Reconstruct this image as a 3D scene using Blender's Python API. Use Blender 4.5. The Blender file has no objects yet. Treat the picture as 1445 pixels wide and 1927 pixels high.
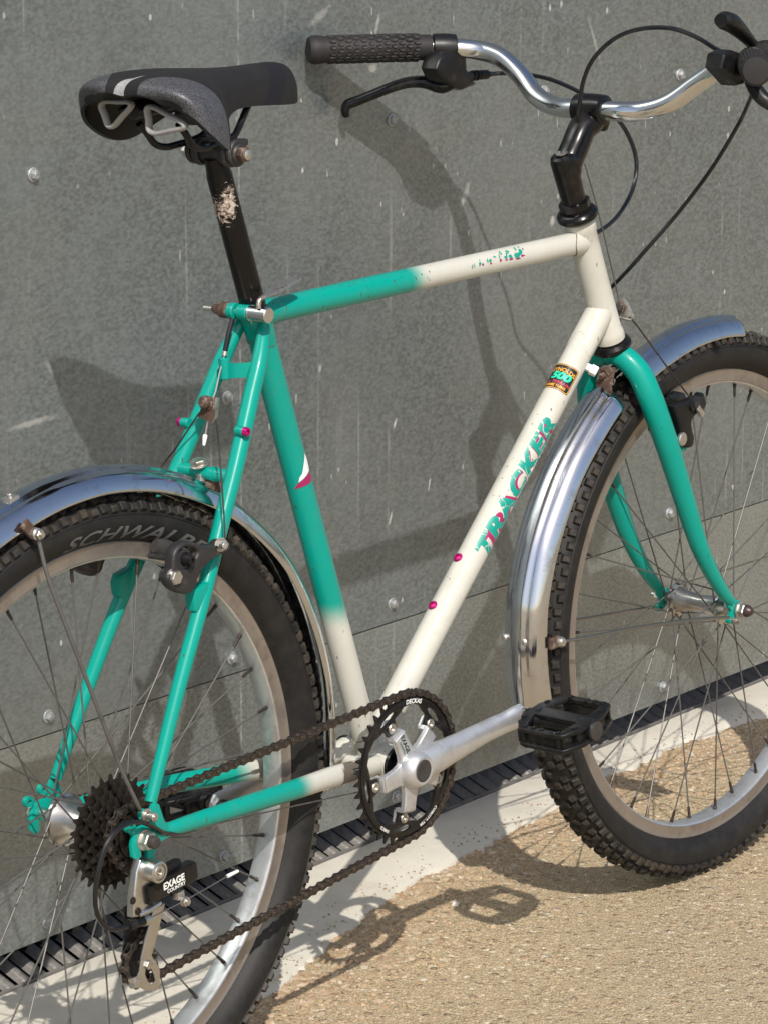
import bpy, bmesh, math, random
from mathutils import Vector, Matrix, Euler, noise
V = Vector
PI = math.pi
rnd = random.Random(7)
sc = bpy.context.scene
COL = sc.collection

# ------------------------------------------------------------------ camera
cam_d = bpy.data.cameras.new('camera')
cam = bpy.data.objects.new('camera', cam_d)
COL.objects.link(cam)
cam_d.sensor_fit = 'HORIZONTAL'
cam_d.sensor_width = 36.0
cam_d.lens = 36.0 * 6697.1 / 1445.0
cam_d.clip_start = 0.1
cam_d.clip_end = 600
yaw, pitch, roll = 0.7031, 0.2522, 0.0041
fwd = V((math.cos(yaw)*math.cos(pitch), math.sin(yaw)*math.cos(pitch), -math.sin(pitch)))
rt = V((math.sin(yaw), -math.cos(yaw), 0))
up = rt.cross(fwd)
r2 = math.cos(roll)*rt + math.sin(roll)*up
u2 = -math.sin(roll)*rt + math.cos(roll)*up
M = Matrix((r2, u2, -fwd)).transposed().to_4x4()
M.translation = V((-2.3399, -2.3595, 1.5075))
cam.matrix_world = M
sc.camera = cam

# ------------------------------------------------------------------ sky, sun, exposure
SUN_EL, SUN_AZ = math.radians(46.0), math.radians(-128.5)   # direction towards the sun
sdir = V((math.cos(SUN_EL)*math.cos(SUN_AZ), math.cos(SUN_EL)*math.sin(SUN_AZ), math.sin(SUN_EL)))
world = bpy.data.worlds.new('World')
sc.world = world
world.use_nodes = True
wn = world.node_tree.nodes
wl_ = world.node_tree.links
sky = wn.new('ShaderNodeTexSky')
sky.sky_type = 'NISHITA'
sky.sun_disc = False
sky.sun_elevation = SUN_EL
sky.sun_rotation = math.radians(90) - SUN_AZ
sky.air_density = 1.0
sky.dust_density = 2.5
sky.altitude = 50
bg = wn['Background']
bg.inputs['Strength'].default_value = 0.12
wl_.new(sky.outputs[0], bg.inputs['Color'])
sun_d = bpy.data.lights.new('sun', 'SUN')
sun_d.energy = 4.2
sun_d.angle = math.radians(0.53)
sun_d.color = (1.0, 0.955, 0.88)
sun = bpy.data.objects.new('sun', sun_d)
COL.objects.link(sun)
sun.rotation_euler = (-sdir).to_track_quat('-Z', 'Y').to_euler()
sun.location = (0, 0, 8)
sc.view_settings.view_transform = 'Standard'
sc.view_settings.look = 'None'
sc.view_settings.exposure = 0.12
sc.view_settings.gamma = 1.0
sc.view_settings.use_curve_mapping = False

# ------------------------------------------------------------------ materials
def nt(m):
    return m.node_tree.nodes, m.node_tree.links

class G:
    """little node-graph writer"""
    def __init__(s, name):
        s.m = bpy.data.materials.new(name)
        s.m.use_nodes = True
        s.n, s.l = nt(s.m)
        s.b = s.n['Principled BSDF']
        s.tc = s.n.new('ShaderNodeTexCoord')
    def set(s, **k):
        for a, v in k.items():
            i = s.b.inputs[a.replace('_', ' ')]
            if hasattr(v, 'node'):
                s.l.new(v, i)
            else:
                i.default_value = v
        return s
    def node(s, t, ins=None, **props):
        x = s.n.new(t)
        for a, v in props.items():
            setattr(x, a, v)
        for k, v in (ins or {}).items():
            i = x.inputs[k]
            if hasattr(v, 'node'):
                s.l.new(v, i)
            else:
                i.default_value = v
        return x
    def coord(s, scale=(1, 1, 1), loc=(0, 0, 0), rot=(0, 0, 0)):
        return s.node('ShaderNodeMapping', {'Vector': s.tc.outputs['Object'], 'Scale': scale, 'Location': loc, 'Rotation': rot}).outputs[0]
    def noise(s, scale, detail=4, rough=.55, vec=None, dist=0, ch=0):
        return s.node('ShaderNodeTexNoise', {'Vector': vec or s.tc.outputs['Object'], 'Scale': scale, 'Detail': detail, 'Roughness': rough, 'Distortion': dist}).outputs[ch]
    def voro(s, scale, vec=None, out='Distance', feature='F1', rand=1.0):
        return s.node('ShaderNodeTexVoronoi', {'Vector': vec or s.tc.outputs['Object'], 'Scale': scale, 'Randomness': rand}, feature=feature).outputs[out]
    def ramp(s, fac, stops, interp='LINEAR'):
        r = s.node('ShaderNodeValToRGB', {'Fac': fac})
        e = r.color_ramp
        e.interpolation = interp
        while len(e.elements) < len(stops):
            e.elements.new(.5)
        for el, (p, c) in zip(e.elements, stops):
            el.position = p
            el.color = (c, c, c, 1) if isinstance(c, (int, float)) else (*c, 1)
        return r.outputs[0]
    def mix(s, fac, a, b, blend='MIX'):
        x = s.n.new('ShaderNodeMix')
        x.data_type = 'RGBA'
        x.blend_type = blend
        for i, v in ((0, fac), (6, a), (7, b)):
            if hasattr(v, 'node'):
                s.l.new(v, x.inputs[i])
            else:
                x.inputs[i].default_value = v if i == 0 else (*v, 1)
        return x.outputs[2]
    def math(s, op, a, b=0.0, c=0.0, clamp=False):
        return s.node('ShaderNodeMath', {0: a, 1: b, 2: c}, operation=op, use_clamp=clamp).outputs[0]
    def xyz(s, vec=None):
        return s.node('ShaderNodeSeparateXYZ', {0: vec or s.tc.outputs['Object']}).outputs
    def bump(s, h, strength=.3, dist=.001, normal=None):
        ins = {'Height': h, 'Strength': strength, 'Distance': dist}
        if normal is not None:
            ins['Normal'] = normal
        o = s.node('ShaderNodeBump', ins).outputs[0]
        s.l.new(o, s.b.inputs['Normal'])
        return o

def simple(name, col, rough=.5, metal=0.0, var=.25, scale=60, bump=.15, bd=.0004, spec=None, coat=0, grime=None):
    g = G(name)
    n = g.noise(scale, 5, .6)
    dark = tuple(c*(1-var) for c in col)
    lite = tuple(min(1, c*(1+var)) for c in col)
    c = g.mix(n, dark, lite)
    if grime:
        gn = g.noise(scale*.45, 6, .7)
        c = g.mix(g.ramp(gn, [(.52, 0), (.66, grime[1])]), c, grime[0])
    g.set(Base_Color=c, Metallic=metal)
    g.set(Roughness=g.math('MULTIPLY_ADD', g.noise(scale*2, 3), .25*rough, rough*.87, clamp=True))
    if coat:
        g.set(Coat_Weight=coat, Coat_Roughness=.08)
    if spec is not None:
        g.b.inputs['Specular IOR Level'].default_value = spec
    if bump:
        g.bump(g.noise(scale*4, 3), bump, bd)
    return g.m

GREEN = (0.0, .272, .218)
CREAM = (.51, .50, .445)
def paint(name, axis=None, a=0, b=1, base=CREAM, rustpt=None):
    """bicycle enamel; along one axis the green is airbrushed into the cream between a and b"""
    g = G(name)
    n2 = g.noise(900, 3, .6)
    if axis is None:
        col = base
    else:
        x = g.xyz()
        co = x['XYZ'.index(axis)]
        fine = g.math('MULTIPLY_ADD', n2, abs(b-a)*.35, co)
        t = g.node('ShaderNodeMapRange', {'Value': fine, 'From Min': a+abs(b-a)*.17, 'From Max': b+abs(b-a)*.17}, interpolation_type='SMOOTHSTEP').outputs[0]
        col = g.mix(t, GREEN, CREAM)
    # light soiling, small chips to primer / bare steel
    d = g.noise(35, 6, .7)
    col = g.mix(g.ramp(d, [(.50, 0), (.8, .25 if (base is CREAM and not axis) else .10)]), col, (.22, .2, .14) if base is CREAM or axis else (.01, .07, .05))
    ch = g.voro(150, vec=g.node('ShaderNodeVectorMath', {0: g.tc.outputs['Object'], 1: g.noise(140, 2, ch=1)}, operation='ADD').outputs[0])
    sel = g.noise(22, 3, .6)
    chip = g.math('MULTIPLY', g.ramp(g.math('MULTIPLY_ADD', g.noise(420, 3, .7), .12, ch), [(.22, 1), (.25, 0)]), g.ramp(sel, [(.46, 0), (.53, 1)]))
    sc2 = g.math('MULTIPLY', g.ramp(g.voro(150, vec=g.coord(scale=(1, 1, .22), rot=(0, .25, 0))), [(.12, 1), (.15, 0)]), g.ramp(g.noise(16, 3, .6, vec=g.coord(loc=(3, 1, 5))), [(.50, 0), (.56, .8)]))
    chip = g.math('MAXIMUM', chip, sc2)
    col = g.mix(chip, col, (.06, .03, .018))
    if rustpt:
        px, pz, rr = rustpt
        dist = g.node('ShaderNodeVectorMath', {0: g.coord(scale=(1, 0, 1)), 1: (px, 0, pz)}, operation='DISTANCE').outputs['Value']
        nn = g.math('MULTIPLY_ADD', g.noise(90, 5, .65), rr*1.6, g.math('ADD', dist, -rr*.8))
        m_ = g.ramp(g.math('DIVIDE', nn, rr), [(.80, 1), (1.0, 0)])
        col = g.mix(g.math('MULTIPLY', m_, .85), col, (.05, .028, .016))
        chip = g.math('MAXIMUM', chip, m_)
    g.set(Base_Color=col, Roughness=g.math('ADD', g.math('MULTIPLY_ADD', d, .22, .2), g.math('MULTIPLY', chip, .4), clamp=True))
    g.set(Coat_Weight=.3, Coat_Roughness=.05)
    g.b.inputs['Specular IOR Level'].default_value = .2
    g.bump(g.math('ADD', g.math('MULTIPLY', g.noise(160, 2), .5), g.math('MULTIPLY', chip, -1)), .25, .0003)
    return g.m

def chrome(name, col=(.62, .63, .66), rough=.10, pit=.4):
    g = G(name)
    d = g.noise(45, 7, .7)
    st = g.noise(30, 4, .6, vec=g.coord(scale=(1, 9, 1)))
    m_ = g.ramp(d, [(.53, 0), (.72, pit)])
    c = g.mix(m_, col, (.17, .13, .10))
    g.set(Base_Color=c, Metallic=1.0)
    g.set(Roughness=g.math('ADD', g.math('MULTIPLY_ADD', st, .16, rough-.06), g.math('MULTIPLY', m_, .5), clamp=True))
    g.bump(g.math('ADD', g.noise(14, 3), g.math('MULTIPLY', g.noise(420, 3), .1)), .22, .0012)
    return g.m

def rubber(name, col=(.008, .0075, .0075), dust=(.08, .066, .052), amt=.18):
    g = G(name)
    d = g.noise(55, 7, .72)
    c = g.mix(g.ramp(d, [(.42, 0), (.75, amt)]), col, dust)
    c = g.mix(g.ramp(g.noise(400, 3), [(.55, 0), (.8, amt*.6)]), c, dust)
    g.set(Base_Color=c, Roughness=g.math('MULTIPLY_ADD', d, .2, .50))
    g.b.inputs['Specular IOR Level'].default_value = .35
    g.bump(g.noise(700, 4), .3, .0004)
    return g.m

MAT = dict(
    green=paint('green_enamel', base=GREEN),
    cream=paint('cream_enamel', base=CREAM),
    tt=paint('top_tube_enamel', 'X', .500, .534),
    st=paint('seat_tube_enamel', 'Z', .152, .118),
    cs=paint('chainstay_enamel', 'X', .252, .285, rustpt=(.352, -.033, .020)),
    chrome=chrome('chrome_fender'),
    chrome2=chrome('polished_chrome', (.66, .67, .68), .10, .12),
    alloy=simple('polished_alloy', (.60, .59, .57), .30, 1.0, .10, 40, .1, .0003, grime=((.18, .15, .12), .5)),
    rim=simple('rim_alloy', (.62, .63, .64), .42, .85, .10, 70, .2, .0003, grime=((.25, .22, .19), .4)),
    rimside=simple('worn_brake_track', (.36, .32, .29), .40, .8, .18, 40, .2, .0003, grime=((.16, .13, .11), .5)),
    crank=simple('satin_alloy', (.60, .605, .62), .38, .75, .08, 50, .1, .0003, grime=((.20, .17, .15), .35)),
    rubber=rubber('tyre_rubber'),
    tread=rubber('tyre_tread', (.012, .0115, .011), (.13, .10, .07), .5),
    grip=rubber('grip_rubber', (.016, .0145, .0145), (.04, .035, .035), .2),
    black=simple('black_plastic', (.007, .007, .0075), .4, 0, .3, 80, .2, .0003, spec=.32, grime=((.06, .052, .045), .3)),
    gloss=simple('gloss_black', (.004, .004, .0045), .2, 0, .3, 60, .05, .0002, spec=.35, grime=((.06, .05, .04), .2)),
    post=None,
    housing=simple('cable_housing', (.008, .008, .011), .18, 0, .2, 60, 0),
    wire=simple('steel_wire', (.30, .27, .24), .4, 1.0, .2, 90, 0),
    spoke=simple('spoke_steel', (.13, .125, .118), .5, .55, .2, 60, 0, grime=((.08, .07, .06), .7)),
    darkwire=simple('tarnished_wire', (.060, .048, .040), .5, .8, .3, 90, 0),
    rust=simple('rusty_steel', (.085, .050, .036), .7, .3, .5, 200, .6, .0006, grime=((.34, .27, .22), .75)),
    zinc=simple('zinc_bolt', (.52, .50, .46), .38, .9, .12, 120, .2, .0003, grime=((.16, .11, .08), .7)),
    chain=simple('chain_steel', (.095, .078, .066), .42, .8, .3, 300, .2, .0003, grime=((.035, .028, .022), .8)),
    sprocket=simple('sprocket_steel', (.030, .024, .020), .45, .6, .3, 160, .3, .0003, grime=((.012, .009, .007), .8)),
    ring=simple('black_chainring', (.010, .009, .009), .32, .3, .3, 120, .05, .0002, grime=((.05, .035, .03), .5)),
    forged=simple('dark_forging', (.030, .029, .030), .5, .3, .25, 90, .3, .0004, grime=((.12, .11, .10), .5)),
    fabric=None, patch=None,
    greyplastic=simple('grey_plastic', (.26, .255, .25), .45, 0, .08, 60, .1, .0003),
    pink=simple('magenta_anodised', (.48, .01, .17), .28, .6, .1, 60, 0),
    magenta=simple('magenta_print', (.30, .014, .095), .45, 0, .1, 60, 0),
    white=simple('white_print', (.75, .75, .73), .5, 0, .06, 60, 0),
    greyprint=simple('grey_print', (.105, .105, .11), .6, 0, .25, 220, 0),
    gold=simple('gold_print', (.75, .36, .035), .4, 0, .1, 60, 0),
    blackprint=simple('black_print', (.012, .012, .014), .4, 0, .1, 60, 0),
    mint=simple('mint_print', (.01, .62, .35), .4, 0, .1, 60, 0),
    pinkprint=simple('pink_print', (.75, .06, .13), .4, 0, .1, 60, 0),
    darkplug=simple('dark_plug', (.035, .03, .028), .6, 0, .4, 200, .5, .0004),
)
def m_post():
    g = G('worn_black_post')
    x = g.xyz()
    d = g.node('ShaderNodeVectorMath', {0: g.coord(scale=(1.6, 0, .62)), 1: ((0.2209, -0.011, 0.5887)[0]*1.6, 0, (0.2209, -0.011, 0.5887)[2]*.62)}, operation='DISTANCE').outputs['Value']
    nn = g.math('ADD', g.math('MULTIPLY', g.noise(170, 5, .7, vec=g.coord(scale=(1, 1, 2.2))), .052), d)
    mk = g.ramp(g.math('MULTIPLY', nn, 20), [(.72, 1), (.745, 0)])
    c = g.mix(mk, (.004, .0035, .0033), g.mix(g.ramp(g.noise(300, 4, .7), [(.40, 0), (.60, 1)]), (.06, .028, .016), (.50, .42, .36)))
    sp = g.ramp(g.noise(60, 7, .75), [(.62, 0), (.7, .4)])
    c = g.mix(sp, c, (.03, .02, .016))
    g.b.inputs['Specular IOR Level'].default_value = .3
    g.set(Base_Color=c, Roughness=g.math('MULTIPLY_ADD', mk, .35, .24), Metallic=0.0)
    g.bump(g.math('MULTIPLY', mk, -1), .4, .0003)
    return g.m
MAT['post'] = m_post()
def m_fabric():
    g = G('black_saddle_fabric')
    c = g.mix(g.noise(60, 4), (.014, .013, .015), (.024, .022, .024))
    g.set(Base_Color=c, Roughness=.72)
    g.bump(g.noise(1500, 2), .25, .0003)
    return g.m
MAT['fabric'] = m_fabric()
def m_patch():
    g = G('grey_vinyl_patch')
    sp = g.ramp(g.noise(2600, 2, .6), [(.42, 0), (.68, 1)])
    c = g.mix(sp, (.038, .039, .046), (.17, .17, .185))
    g.set(Base_Color=c, Roughness=.42, Metallic=.25)
    g.bump(g.noise(1300, 3), .5, .0004)
    return g.m
MAT['patch'] = m_patch()
def m_decal():
    """green print with cracks and worn-away flakes showing the cream paint"""
    g = G('cracked_green_print')
    e = g.voro(48, feature='DISTANCE_TO_EDGE', vec=g.node('ShaderNodeVectorMath', {0: g.coord(scale=(1, 1, 1)), 1: g.node('ShaderNodeVectorMath', {0: g.noise(60, 3, ch=1), 'Scale': .01}, operation='SCALE').outputs[0]}, operation='ADD').outputs[0])
    crack = g.math('MULTIPLY', g.ramp(e, [(.008, 1), (.018, 0)]), g.ramp(g.noise(30, 2), [(.42, 0), (.5, 1)]))
    fl = g.ramp(g.noise(110, 5, .7), [(.66, 0), (.69, 1)])
    mk = g.math('MAXIMUM', crack, fl)
    g.set(Base_Color=g.mix(mk, (.0, .255, .20), CREAM), Roughness=.4)
    return g.m
MAT['decal'] = m_decal()

# ------------------------------------------------------------------ mesh helpers
def link(o, parent=None, loc=None):
    COL.objects.link(o)
    if parent is not None:
        o.parent = parent
    if loc is not None:
        o.location = loc
    return o

def mesh_from(name, verts, faces, mats, fm=None, smooth=True, angle=35):
    me = bpy.data.meshes.new(name)
    me.from_pydata([tuple(v) for v in verts], [], faces)
    for m in mats:
        me.materials.append(m)
    if fm:
        me.polygons.foreach_set('material_index', fm)
    bm = bmesh.new()
    bm.from_mesh(me)
    bmesh.ops.recalc_face_normals(bm, faces=bm.faces)
    if smooth:
        for f in bm.faces:
            f.smooth = True
        lim = math.radians(angle)
        for e in bm.edges:
            if len(e.link_faces) == 2 and e.calc_face_angle(0) > lim:
                e.smooth = False
    bm.to_mesh(me)
    bm.free()
    me.update()
    return me

class MB:
    def __init__(s):
        s.v, s.f, s.m, s.mats = [], [], [], []
    def mi(s, mat):
        m = MAT[mat] if isinstance(mat, str) else mat
        if m not in s.mats:
            s.mats.append(m)
        return s.mats.index(m)
    def add(s, vf, mat):
        v, f = vf
        o = len(s.v)
        k = s.mi(mat)
        s.v += [V(p) for p in v]
        s.f += [tuple(i+o for i in q) for q in f]
        s.m += [k]*len(f)
        return s
    def build(s, name, parent=None, loc=None, label=None, angle=35):
        me = mesh_from(name, s.v, s.f, s.mats, s.m, True, angle)
        o = bpy.data.objects.new(name, me)
        link(o, parent, loc)
        if label:
            o['label'] = label
        return o

def frame_of(t, ref=None):
    t = t.normalized()
    r = ref or (V((0, 1, 0)) if abs(t.y) < .9 else V((1, 0, 0)))
    a = (r - t*r.dot(t)).normalized()
    return a, t.cross(a)

def catmull(pts, n):
    P = [V(p) for p in pts]
    P = [2*P[0]-P[1]] + P + [2*P[-1]-P[-2]]
    out = []
    for i in range(1, len(P)-2):
        for k in range(n):
            t = k/n
            a, b, c, d = P[i-1:i+3]
            out.append(.5*((2*b)+(c-a)*t+(2*a-5*b+4*c-d)*t*t+(3*b-a-3*c+d)*t**3))
    out.append(P[-2])
    return out

def lerp_list(vals, n):
    """resample a list of numbers (or tuples) to n entries"""
    out = []
    for i in range(n):
        t = i/(n-1)*(len(vals)-1)
        k = min(int(t), len(vals)-2)
        u = t-k
        a, b = vals[k], vals[k+1]
        out.append(tuple(x*(1-u)+y*u for x, y in zip(a, b)) if isinstance(a, tuple) else a*(1-u)+b*u)
    return out

def sweep(pts, rad, seg=16, caps=True, ref=None, squash=None):
    """tube along pts; rad scalar/list; squash (a,b) multiplies the two section axes"""
    P = [V(p) for p in pts]
    n = len(P)
    if not isinstance(rad, (list, tuple)):
        rad = [rad]*n
    if len(rad) != n:
        rad = lerp_list(list(rad), n)
    sq = squash
    if sq is None:
        sq = [(1, 1)]*n
    elif isinstance(sq, tuple):
        sq = [sq]*n
    elif len(sq) != n:
        sq = lerp_list(sq, n)
    verts, faces = [], []
    t0 = (P[1]-P[0]).normalized()
    a, b = frame_of(t0, ref)
    for i in range(n):
        t = (P[min(i+1, n-1)]-P[max(i-1, 0)]).normalized()
        a = (a - t*a.dot(t)).normalized()
        b = t.cross(a)
        for k in range(seg):
            w = 2*PI*k/seg
            verts.append(P[i]+a*(math.cos(w)*rad[i]*sq[i][0])+b*(math.sin(w)*rad[i]*sq[i][1]))
    for i in range(n-1):
        for k in range(seg):
            k2 = (k+1) % seg
            faces.append((i*seg+k, i*seg+k2, (i+1)*seg+k2, (i+1)*seg+k))
    if caps:
        faces.append(tuple(range(seg-1, -1, -1)))
        faces.append(tuple((n-1)*seg+k for k in range(seg)))
    return verts, faces

def cyl(p0, p1, r0, r1=None, seg=20, bev=0):
    r1 = r0 if r1 is None else r1
    p0, p1 = V(p0), V(p1)
    d = (p1-p0).normalized()
    if bev:
        pts = [p0, p0+d*bev, p1-d*bev, p1]
        return sweep(pts, [r0-bev, r0, r1, r1-bev], seg)
    return sweep([p0, p1], [r0, r1], seg)

def lathe(prof, o, axis, seg=32, ref=None, closed=False):
    """prof: (distance along axis, radius)"""
    o, ax = V(o), V(axis).normalized()
    a, b = frame_of(ax, ref)
    verts, faces = [], []
    n = len(prof)
    for h, r in prof:
        r = max(r, 1e-5)
        for k in range(seg):
            w = 2*PI*k/seg
            verts.append(o+ax*h+(a*math.cos(w)+b*math.sin(w))*r)
    for i in range(n if closed else n-1):
        j = (i+1) % n
        for k in range(seg):
            k2 = (k+1) % seg
            faces.append((i*seg+k, i*seg+k2, j*seg+k2, j*seg+k))
    if not closed:
        if prof[0][1] > 1e-4:
            faces.append(tuple(range(seg-1, -1, -1)))
        if prof[-1][1] > 1e-4:
            faces.append(tuple((n-1)*seg+k for k in range(seg)))
    return verts, faces

def hexnut(c, axis, r, h, bev=.0006):
    return lathe([(0, r*.96), (bev, r), (h-bev, r), (h, r*.9)], c, axis, 6)

def box(c, size, rot=None, bev=0.0):
    c = V(c)
    hx, hy, hz = size[0]/2, size[1]/2, size[2]/2
    bm = bmesh.new()
    bmesh.ops.create_cube(bm, size=1)
    for v in bm.verts:
        v.co = V((v.co.x*2*hx, v.co.y*2*hy, v.co.z*2*hz))
    if bev:
        bmesh.ops.bevel(bm, geom=bm.edges[:], offset=bev, segments=2, affect='EDGES', profile=.6)
    R = rot.to_matrix() if hasattr(rot, 'to_matrix') else (rot or Matrix.Identity(3))
    vs = [c + R @ v.co for v in bm.verts]
    bm.verts.index_update()
    fs = [tuple(v.index for v in f.verts) for f in bm.faces]
    bm.free()
    return vs, fs

def plate(loops, thick, bevel=0.0, mapf=None, smoothpts=False, seg=1):
    """flat plate from 2-D outlines (first outer, others holes) -> verts, faces ; mapf(u,v,w)->3-D"""
    cu = bpy.data.curves.new('tmp', 'CURVE')
    cu.dimensions = '2D'
    cu.fill_mode = 'BOTH'
    cu.extrude = max(thick/2-bevel, 1e-6)
    cu.bevel_depth = bevel
    cu.bevel_resolution = seg
    cu.offset = -bevel
    for lp in loops:
        if smoothpts:
            q = [V((a[0], a[1], 0)) for a in lp]
            n = len(q)
            cc = []
            for i in range(n):
                a, b, c, d = q[i-1], q[i], q[(i+1) % n], q[(i+2) % n]
                for k in range(4):
                    t = k/4
                    cc.append(.5*((2*b)+(c-a)*t+(2*a-5*b+4*c-d)*t*t+(3*b-a-3*c+d)*t**3))
            lp = [(p.x, p.y) for p in cc]
        sp = cu.splines.new('POLY')
        sp.points.add(len(lp)-1)
        for p, a in zip(sp.points, lp):
            p.co = (a[0], a[1], 0, 1)
        sp.use_cyclic_u = True
    o = bpy.data.objects.new('tmp', cu)
    COL.objects.link(o)
    dg = bpy.context.evaluated_depsgraph_get()
    dg.update()
    me = o.evaluated_get(dg).to_mesh()
    bm = bmesh.new()
    bm.from_mesh(me)
    bmesh.ops.remove_doubles(bm, verts=bm.verts, dist=1e-6)
    vs = [v.co.copy() for v in bm.verts]
    bm.verts.index_update()
    fs = [tuple(v.index for v in f.verts) for f in bm.faces]
    bm.free()
    o.evaluated_get(dg).to_mesh_clear()
    bpy.data.objects.remove(o)
    bpy.data.curves.remove(cu)
    if mapf:
        vs = [mapf(v.x, v.y, v.z) for v in vs]
    return vs, fs

def circle2(cx, cy, r, n=24, ph=0, rev=False):
    q = [(cx+r*math.cos(2*PI*k/n+ph), cy+r*math.sin(2*PI*k/n+ph)) for k in range(n)]
    return q[::-1] if rev else q

def xzmap(y):
    return lambda u, v, w: V((u, y-w, v))

def glyphs(s, size, mapf, shear=0.0, offset=0.0, cut=.0, width=1.0, space=1.0, center=True):
    """lettering as flat mesh; mapf(u,v)->3-D.  cut: slice step so that it can bend"""
    cu = bpy.data.curves.new('tmp', 'FONT')
    cu.body = s
    cu.size = size
    cu.shear = shear
    cu.offset = offset*size
    cu.space_character = space
    cu.resolution_u = 3
    cu.fill_mode = 'FRONT'
    o = bpy.data.objects.new('tmp', cu)
    COL.objects.link(o)
    dg = bpy.context.evaluated_depsgraph_get()
    dg.update()
    me = o.evaluated_get(dg).to_mesh()
    bm = bmesh.new()
    bm.from_mesh(me)
    o.evaluated_get(dg).to_mesh_clear()
    bpy.data.objects.remove(o)
    bpy.data.curves.remove(cu)
    xs = [v.co.x for v in bm.verts]
    ys = [v.co.y for v in bm.verts]
    x0, x1 = min(xs), max(xs)
    if cut:
        for ax, lo, hi in ((0, x0, x1), (1, min(ys), max(ys))):
            p = lo+cut
            while p < hi:
                co = [0, 0, 0]
                no = [0, 0, 0]
                co[ax] = p
                no[ax] = 1
                bmesh.ops.bisect_plane(bm, geom=bm.verts[:]+bm.edges[:]+bm.faces[:], plane_co=co, plane_no=no)
                p += cut
    mid = (x0+x1)/2 if center else x0
    vs = [mapf((v.co.x-mid)*width, v.co.y) for v in bm.verts]
    bm.verts.index_update()
    fs = [tuple(v.index for v in f.verts) for f in bm.faces]
    bm.free()
    return vs, fs

def empty(name, parent=None, loc=(0, 0, 0)):
    o = bpy.data.objects.new(name, None)
    o.empty_display_size = .1
    return link(o, parent, loc)

def tag(o, label=None, cat=None, group=None, kind=None):
    for k, v in (('label', label), ('category', cat), ('group', group), ('kind', kind)):
        if v:
            o[k] = v
    return o

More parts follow.
